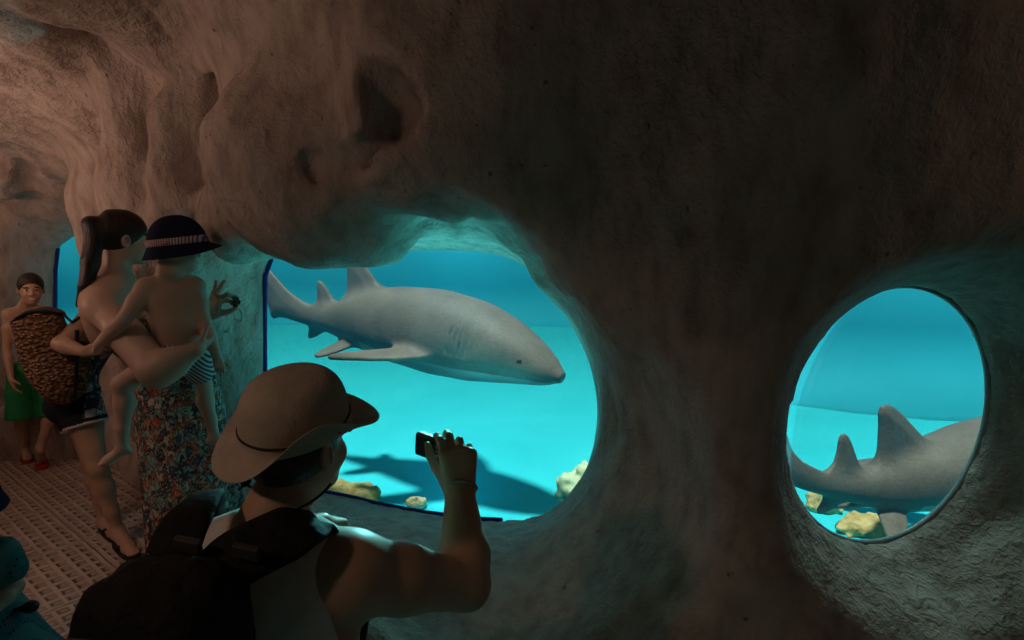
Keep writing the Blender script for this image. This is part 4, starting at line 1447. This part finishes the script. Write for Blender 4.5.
def make_edge_child():
    s = .52
    cx, cy = -1.60, 1.60
    fw = un((.62, -.78, 0)); rt = un(np.cross(fw, (0, 0, 1)))
    P = lambda a, b, z: np.array([cx, cy, 0]) + rt * a + fw * b + np.array([0, 0, z])
    J = dict(shR=P(.10, .01, .60), shL=P(-.115, .03, .585), neck=P(0, 0, .63), hipR=P(.055, 0, .36), hipL=P(-.055, 0, .36), bend=.0)
    hc = P(-.045, .01, .735); R = frame(fw, (0, 0, 1))
    kR, aR, tR = P(.06, .02, .2), P(.06, -.01, .055), P(.07, .09, .025)
    kL, aL, tL = P(-.06, .02, .2), P(-.06, -.01, .055), P(-.07, .09, .025)
    elR, wrR = P(.17, .0, .50), P(.12, .09, .42)
    elL, wrL = P(-.14, .06, .49), P(-.06, .16, .46)
    lo, hi = bounds([J['shR'], J['shL'], hc + R[2] * .1, elR, wrR, elL, wrL, kR, aR, tR, kL, aL, tL], .1); lo[2] = -.01
    F = Field(lo, hi, .0055)
    torso(F, J, s, 0, 0); F.ell(P(0, .02, .45), (.09, .075, .10), None, .04)
    arm(F, J['shR'], elR, wrR, s, 1.05); arm(F, J['shL'], elL, wrL, s, 1.05)
    hand(F, wrL, rt * .8 + fw * .3 - np.array([0, 0, .4]), -fw, np.array([0, 0, 1.0]), .52, (.5, .5, .55, .6)); hand(F, wrR, fw - np.array([0, 0, .6]), -rt, fw, .52)
    neck(F, J, R, hc, .75, .9); head(F, hc, R, .78, 1)
    leg(F, J['hipR'], kR, aR, tR, s, 1.05); leg(F, J['hipL'], kL, aL, tL, s, 1.05)
    root = empty('person', (cx, cy, 0))
    body = solid('body', F, skins(SKIN), root)
    paint(body, face_paint(body, hc, R, .78, FACE))
    # dotted teal tunic flaring to the knees
    dt = NT('dotted_teal_cotton').set(.85, .15)
    vo = dt.node('ShaderNodeTexVoronoi'); vo.inputs['Scale'].default_value = 75; vo.inputs['Randomness'].default_value = .15; dt.l.new(dt.co(), vo.inputs['Vector'])
    wv = dt.node('ShaderNodeTexWave', wave_type='BANDS', bands_direction='X'); wv.inputs['Scale'].default_value = 7; dt.l.new(dt.co(), wv.inputs['Vector'])
    c_ = dt.ramp(vo.outputs['Distance'], [(.24, (.01, .03, .04)), (.30, (.05, .16, .18))])
    c_ = dt.mix(dt.ramp(wv.outputs['Fac'], [(.60, (0, 0, 0)), (.66, (1, 1, 1))]), c_, (.09, .21, .22))
    dt.base(c_)
    T = Field(*bounds([J['shR'], J['shL'], elL, elR, P(0, .2, .2), P(0, -.2, .2)], .15), .006)
    torso(T, J, s, .012, 0); T.ell(P(0, .02, .45), (.105, .09, .11), None, .04)
    T.cone(P(-.01, .01, .52), P(-.03, .01, .20), .105, .215, .05)
    T.chain([J['shL'], lerp(J['shL'], elL, .45)], [.042, .046], .03); T.chain([J['shR'], lerp(J['shR'], elR, .75)], [.045, .050], .03)
    T.ell(P(0, .01, .68), (.055, .055, .055), None, .01, 'sub')
    cut(T, lambda x, y, z: .22 - z)
    I, X, Y_, Z = T.near(.04); T.F[I] += .008 * vnoise(X, Y_, Z * .4, .06)
    solid('tunic', T, dt.m, root)
    nv = bpy.data.materials['navy_cotton']
    U = frame(fw + np.array([0, 0, -.05]), (0, -.05, 1))
    hat_mesh('sun_hat', nv, hc + U[2] * .030, U, .088, .10, .085, lambda a: .014, lambda a, t: -.034 * t, root, 2.3)
    st = [J['shR'] + np.array([0, 0, .035]), P(.06, .09, .55), P(-.02, .125, .47), P(-.10, .14, .38)]
    MB().tube(st, .013, 8, flat=.35).build('sling_strap', flat('red_webbing', (.30, .02, .03), .8, .2), root)
    K = Field(P(-.19, .1, .43) - .06, P(-.19, .1, .43) + .06, .004)
    K.ell(P(-.17, .09, .43), (.022, .020, .018), None, .0); K.cone(P(-.160, .09, .432), P(-.135, .10, .44), .008, .006, .01)
    solid('toggle', K, flat('black_plastic', (.012, .012, .012), .4, .4), root)
    for a_, t_ in ((aR, tR), (aL, tL)): flipflop(a_, t_, .5, bpy.data.materials['dark_rubber'], bpy.data.materials['dark_rubber'], root)
    tag(root, 'small child in a navy hat and dotted teal tunic at lower left edge', 'person')


make_edge_child()
# ================================================================== sharks
def shark(name, spine, prof, fins, label, up=(0, 0, 1)):
    """spine: world points from tail tip to nose; prof: (u, half width, half height, z offset); built straight, then bent along the spine"""
    P = np.array([v3(p) for p in spine])
    for _ in range(3):
        q = [P[0]]
        for a, b in zip(P[:-1], P[1:]): q += [.75 * a + .25 * b, .25 * a + .75 * b]
        P = np.array(q + [P[-1]])
    seg = np.linalg.norm(np.diff(P, axis=0), axis=1); S = np.concatenate([[0], np.cumsum(seg)]); L = S[-1]
    h = L / 260
    zt = max(f[4] for f in fins) if fins else .3
    F = Field((-.06 * L, -.27 * L, -.20 * L), (1.03 * L, .27 * L, .26 * L), h)
    x, y, z = F.x, F.y, F.z
    u = np.clip(x / L, 0, 1)
    pr = np.array(prof)
    from_ = lambda k: np.interp(u, pr[:, 0], pr[:, k]).astype(np.float32) * L
    ry, rz, zc = from_(1), from_(2), from_(3)
    ker = np.ones(11) / 11
    sm = lambda a: np.convolve(np.pad(a[:, 0, 0], 5, mode='edge'), ker, 'valid').astype(np.float32).reshape(-1, 1, 1)
    ry, rz, zc = sm(ry), sm(rz), sm(zc)
    yy = np.abs(y)
    k = ((yy / ry) ** 2.2 + (np.abs(z - zc) / rz) ** 2.2) ** (1 / 2.2)
    d = (k - 1) * np.minimum(ry, rz) * .85
    d = np.maximum(d, np.maximum(-x, x - L))
    F.F = d.astype(np.float32)
    for kind, poly, th, kk, _ in fins:
        poly = np.array(poly) * L; th = th * L; kk = kk * L
        poly = smooth_closed(poly, 1)
        lo, hi = poly.min(0), poly.max(0)
        if kind == 'v':                                   # upright fin in the middle plane
            f2 = poly_sd(x[:, 0, :], z[0], poly)[:, None, :]
            taper = th * (.35 + .65 * np.clip(-f2 / (.03 * L), 0, 1))
            F.F = smin(F.F, smax(f2, np.abs(y) - taper, th * .6).astype(np.float32), kk)
        else:                                             # paired fin: angled down from the flank
            ang, z0 = kind
            a = yy * math.cos(ang) - (z - z0 * L) * math.sin(ang)
            b = yy * math.sin(ang) + (z - z0 * L) * math.cos(ang)
            I = (slice(None),) * 3
            f2 = poly_sd(np.broadcast_to(x, F.n), a * np.ones_like(x), poly)
            taper = th * (.35 + .65 * np.clip(-f2 / (.03 * L), 0, 1))
            F.F = smin(F.F, smax(f2, np.abs(b) - taper, th * .6).astype(np.float32), kk)
    # gills, mouth and eyes
    for g_ in range(5):
        gx = (.80 - .016 * g_) * L
        for q in (-1, 1):
            F.cone((gx, q * np.interp(.79, pr[:, 0], pr[:, 1]) * L * 1.0, -.035 * L), (gx + .006 * L, q * np.interp(.79, pr[:, 0], pr[:, 1]) * L * .97, .025 * L), .0018 * L, None, .006 * L, 'sub')
    V, Q = F.mesh()
    # bend along the spine
    t = np.clip(V[:, 0], 0, L)
    C_ = np.stack([np.interp(t, S, P[:, i]) for i in range(3)], 1)
    T = np.gradient(P, S, axis=0); T /= np.linalg.norm(T, axis=1)[:, None]
    Tt = np.stack([np.interp(t, S, T[:, i]) for i in range(3)], 1); Tt /= np.linalg.norm(Tt, axis=1)[:, None]
    U0 = v3(up)
    Sd = np.cross(Tt, U0); Sd /= np.linalg.norm(Sd, axis=1)[:, None]
    Up = np.cross(Sd, Tt)
    Wv = C_ + Tt * (V[:, 0] - t)[:, None] - Sd * V[:, 1:2] + Up * V[:, 2:3]
    if True:
        Q = Q[:, ::1]
    root = empty(name, C_[len(C_) // 2] * 0 + P[len(P) // 2] + np.array([0, 0, -.3]))
    mt = bpy.data.materials.get('shark_hide')
    o = link('body', rawmesh('body', Wv, Q), [mt, EYE_D, bpy.data.materials['shark_belly'], bpy.data.materials['shark_mouth']], root)
    bel = (V[:, 2] - np.interp(np.clip(V[:, 0] / L, 0, 1), pr[:, 0], pr[:, 3]) * L) / (np.interp(np.clip(V[:, 0] / L, 0, 1), pr[:, 0], pr[:, 2]) * L)
    c = V[Q].mean(1); cb = bel[Q].mean(1)
    mi = np.zeros(len(Q), np.int32)
    ryc = np.interp(np.clip(c[:, 0] / L, 0, 1), pr[:, 0], pr[:, 1]) * L
    mi[(cb < -.55) & (cb > -1.15) & (np.abs(c[:, 1]) < ryc) & (c[:, 0] > .42 * L)] = 2
    rr = np.interp(.93, pr[:, 0], pr[:, 1]) * L
    eye = ((c[:, 0] - .915 * L) / (.006 * L)) ** 2 + ((c[:, 2] - np.interp(.915, pr[:, 0], pr[:, 3]) * L - .012 * L) / (.0045 * L)) ** 2 < 1
    mi[eye & (np.abs(c[:, 1]) > .01 * L)] = 1
    zc9 = np.interp(np.clip(c[:, 0] / L, 0, 1), pr[:, 0], pr[:, 3]) * L
    mouth = (c[:, 0] > .935 * L) & (c[:, 0] < .985 * L) & (np.abs(cb + .50 + 4 * (c[:, 0] / L - .96)) < .07)
    mi[mouth] = 3
    o.data.polygons.foreach_set('material_index', mi); o.data.update()
    tag(root, label, 'shark')
    return root


hd = NT('shark_hide').set(.6, .3)
_n = hd.noise(3.5, 5, .6); _n2 = hd.noise(60, 3)
_c = hd.ramp(_n, [(.3, (.10, .066, .046)), (.7, (.19, .13, .095))])
hd.base(hd.mix(.25, _c, hd.ramp(_n2, [(.35, (.07, .048, .034)), (.65, (.21, .145, .105))])))
hd.bump(_n2, .25, .01)
flat('shark_belly', (.28, .265, .24), .6, .3, .08, 8)
flat('shark_mouth', (.10, .07, .06), .6, .3)

PROF = [(0.0, .004, .010, .0), (.06, .006, .018, .002), (.14, .011, .030, .0), (.22, .020, .032, -.002), (.28, .032, .044, -.004), (.38, .060, .076, -.008), (.50, .088, .100, -.012),
        (.64, .102, .108, -.014), (.76, .100, .098, -.016), (.85, .086, .076, -.018), (.92, .064, .052, -.022), (.96, .046, .036, -.026), (.985, .030, .022, -.029), (1.0, .008, .007, -.030)]
def fins(dz=0.0):
    return [
    ('v', [(.19, .010), (.16, .030), (.07, .060), (-.03, .105), (-.045, .085), (.0, .030), (.02, -.005), (.035, -.060), (.085, -.030), (.16, -.020), (.20, -.015)], .010, .012, .1),
    ('v', [(.47, .05), (.415, .135), (.375, .175), (.345, .170), (.338, .11), (.335, .03), (.39, .0)], .013, .025, .16),
    ('v', [(.305, .015), (.262, .080), (.232, .105), (.215, .096), (.220, .04), (.205, .015), (.26, .0)], .010, .016, .1),
    ('v', [(.27, -.02), (.23, -.055), (.19, -.075), (.185, -.055), (.205, -.02), (.24, -.01)], .009, .012, .1),
    ((math.radians(5), -.045), [(.72, .04), (.70, .09), (.62, .18), (.49, .235), (.465, .215), (.55, .13), (.60, .07), (.62, .03)], .012, .02, .1),
    ((math.radians(24), -.05), [(.40, .02), (.37, .07), (.31, .115), (.285, .10), (.32, .03), (.34, .01)], .010, .016, .1),
]
FINS = fins()
shark('shark', [W(266, 298, 5.05), W(296, 312, 4.85), W(330, 318, 4.70), W(385, 318, 4.45), W(440, 326, 4.2), W(500, 340, 3.95), W(566, 366, 3.70)],
      PROF, FINS, 'large grey-brown shark swimming past the big window with its nose to the right')
FINS2 = fins()
FINS2[0] = ('v', [(.19, .010), (.16, .02), (.08, .035), (-.01, .075), (-.025, .065), (.0, .025), (.02, -.005), (.04, -.035), (.085, -.020), (.16, -.015), (.20, -.01)], .008, .012, .1)
FINS2[1] = ('v', [(.54, .03), (.50, .07), (.44, .13), (.40, .165), (.36, .185), (.325, .178), (.335, .12), (.335, .03), (.40, .0)], .015, .025, .2)
FINS2[2] = ('v', [(.31, .010), (.272, .06), (.24, .10), (.215, .118), (.190, .112), (.200, .06), (.185, .015), (.26, .0)], .010, .016, .12)
PROF2 = [(u_, a_ * .9, b_ * .82, c_) for u_, a_, b_, c_ in PROF]
shark('shark', [W(768, 456, 2.98), W(780, 468, 3.02), W(804, 479, 3.08), W(838, 486, 3.16), W(876, 484, 3.25), W(925, 472, 3.36), W(985, 450, 3.5), W(1040, 428, 3.65), W(1072, 414, 3.75)],
      PROF2, FINS2, 'grey-brown shark seen through the round window, its head hidden by the rock')

# ================================================================== rocks on the tank floor
def tank_rock(px, py, size, mat, label, seed, squash=.6, extra=()):
    c = onz(px, py, ZT + .02)
    F = Field(c - 1.7 * size, c + 1.7 * size, size / 26)
    F.ell(c + np.array([0, 0, size * squash * .4]), (size, size * .8, size * squash), None, .05)
    for dx, dy, dz, r in extra:
        F.ell(c + size * np.array([dx, dy, dz]), np.array([r, r * .8, r * .7]) * size, None, size * .12)
    I, X, Y, Z = F.near(size * .5)
    F.F[I] += size * (.20 * vnoise(X, Y, Z, size * .55, seed) + .10 * vnoise(X, Y, Z, size * .22, seed + 3))
    o = solid('rock', F, mat)
    tag(o, label, 'rock', 'rocks on the tank floor')
    return o


orr = NT('coral_rock_orange').set(.9, .15)
_n = orr.noise(16, 5, .65)
orr.base(orr.ramp(_n, [(.3, (.20, .22, .08)), (.45, (.62, .36, .12)), (.7, (.80, .58, .30))])); orr.bump(_n, .7, .03)
crm = NT('coral_rock_cream').set(.9, .15)
_n = crm.noise(7, 5, .6)
crm.base(crm.ramp(_n, [(.3, (.45, .50, .30)), (.7, (.80, .75, .50))])); crm.bump(_n, .6, .03)
tank_rock(346, 500, .21, orr.m, 'orange coral-crusted rock low in the big window beside the bush hat', 1, .42, ((-.6, .1, .1, .6), (.6, .0, .05, .5)))
tank_rock(416, 505, .07, orr.m, 'small orange rock low in the big window left of the raised forearm', 6, .6)
tank_rock(446, 516, .05, crm.m, 'tiny pale rock low in the big window just behind the wrist', 9, .5)
tank_rock(583, 492, .20, crm.m, 'pale cream boulder at the lower right corner of the big window', 2, .62, ((.2, .1, .75, .62), (-.5, -.1, .2, .5)))
tank_rock(868, 530, .16, orr.m, 'broad orange rock at the bottom of the round window', 3, .40, ((-.7, 0, .1, .6), (.7, .0, .05, .55)))
tank_rock(823, 508, .11, orr.m, 'orange rock at the lower left of the round window', 4, .6, ((.4, .1, .3, .5), (-.5, .0, .2, .5)))
tank_rock(838, 500, .08, orr.m, 'dark-topped orange rock just right of the lower left rock in the round window', 8, .7)
tank_rock(797, 478, .10, crm.m, 'yellowish rock against the left rim of the round window', 5, 1.0)
# ------------------------------------------------------------------ light
def area(name, loc, target, size, power, col):
    l = bpy.data.lights.new(name, 'AREA'); l.energy = power; l.color = col; l.shape = 'DISK'; l.size = size
    o = bpy.data.objects.new(name, l); C.objects.link(o); o.location = loc
    o.rotation_euler = (Vector(target) - Vector(loc)).to_track_quat('-Z', 'Y').to_euler()
    return o


sun = bpy.data.lights.new('sun', 'SUN'); sun.energy = 8.6; sun.color = (.72, 1.0, 1.0); sun.angle = .09
so = bpy.data.objects.new('sun', sun); C.objects.link(so); so.location = (0, 4, 6)
so.rotation_euler = Vector((.10, .20, -1.0)).to_track_quat('-Z', 'Y').to_euler()
w = bpy.data.worlds.new('sky'); SC.world = w; w.use_nodes = True
bg = w.node_tree.nodes['Background']; bg.inputs['Color'].default_value = (.35, .75, .95, 1); bg.inputs['Strength'].default_value = .35
area('cave_lamp', (-3.3, 2.4, 1.6), (-2.7, 3.4, 2.5), .5, 10, (1.0, .62, .47))
area('right_lamp', (2.25, .55, 2.1), (1.3, 1.7, 2.1), .4, .85, (1.0, .62, .45))  # warm lamp out of view, aimed at the right wall
area('underwater_fill', (-.35, 3.10, -.24), (-.5, 2.76, 1.6), .16, 30, (.10, .95, 1.0))  # added unseen below the sill to strengthen the teal glow on the overhang
area('underwater_fill', (1.62, 2.75, 1.75), (1.15, 1.70, .45), .3, 3.6, (.55, .95, .85))  # unseen fill added above the sight line for the round window's recess
sl = area('warm_fill', (-2.0, .5, 2.2), (-1.25, 2.35, 2.35), .45, 1.1, (1.0, .62, .46)); sl.data.spread = 1.25  # soft frontal fill added for the hanging boss, no fixture here
area('passage_lamp', (-3.95, 3.45, 1.75), (-3.5, 4.6, 1.8), .25, 1.5, (1.0, .62, .47))
fl_ = area('warm_fill', (-2.3, 1.5, 2.2), (-2.1, 2.5, 0), .3, 1.4, (1.0, .62, .47)); fl_.data.spread = 1.3  # fill added over the passage to brighten the floor
sl = area('hat_fill', (-1.5, .0, 2.15), (-.5, 1.08, 1.12), .15, .26, (1.0, .62, .45)); sl.data.spread = .8  # unseen warm fill added to lift the bush hat
ul = area('tank_fill', (-.25, 4.7, 1.85), (-.38, 1.2, .98), .25, 10, (.25, .95, 1.0))  # added out of view, gives the man a teal rim through the glass
SC.view_settings.view_transform = 'Standard'
SC.view_settings.look = 'None'
SC.view_settings.gamma = 1
SC.view_settings.use_curve_mapping = False
SC.view_settings.exposure = 0
SC.cycles.max_bounces = 6
SC.cycles.diffuse_bounces = 4
SC.cycles.transparent_max_bounces = 12
SC.cycles.volume_bounces = 0
SC.cycles.sample_clamp_indirect = 6

ul.data.spread = .62
for o in bpy.data.objects:
    if o.name.startswith('underwater'): o.data.spread = 1.9
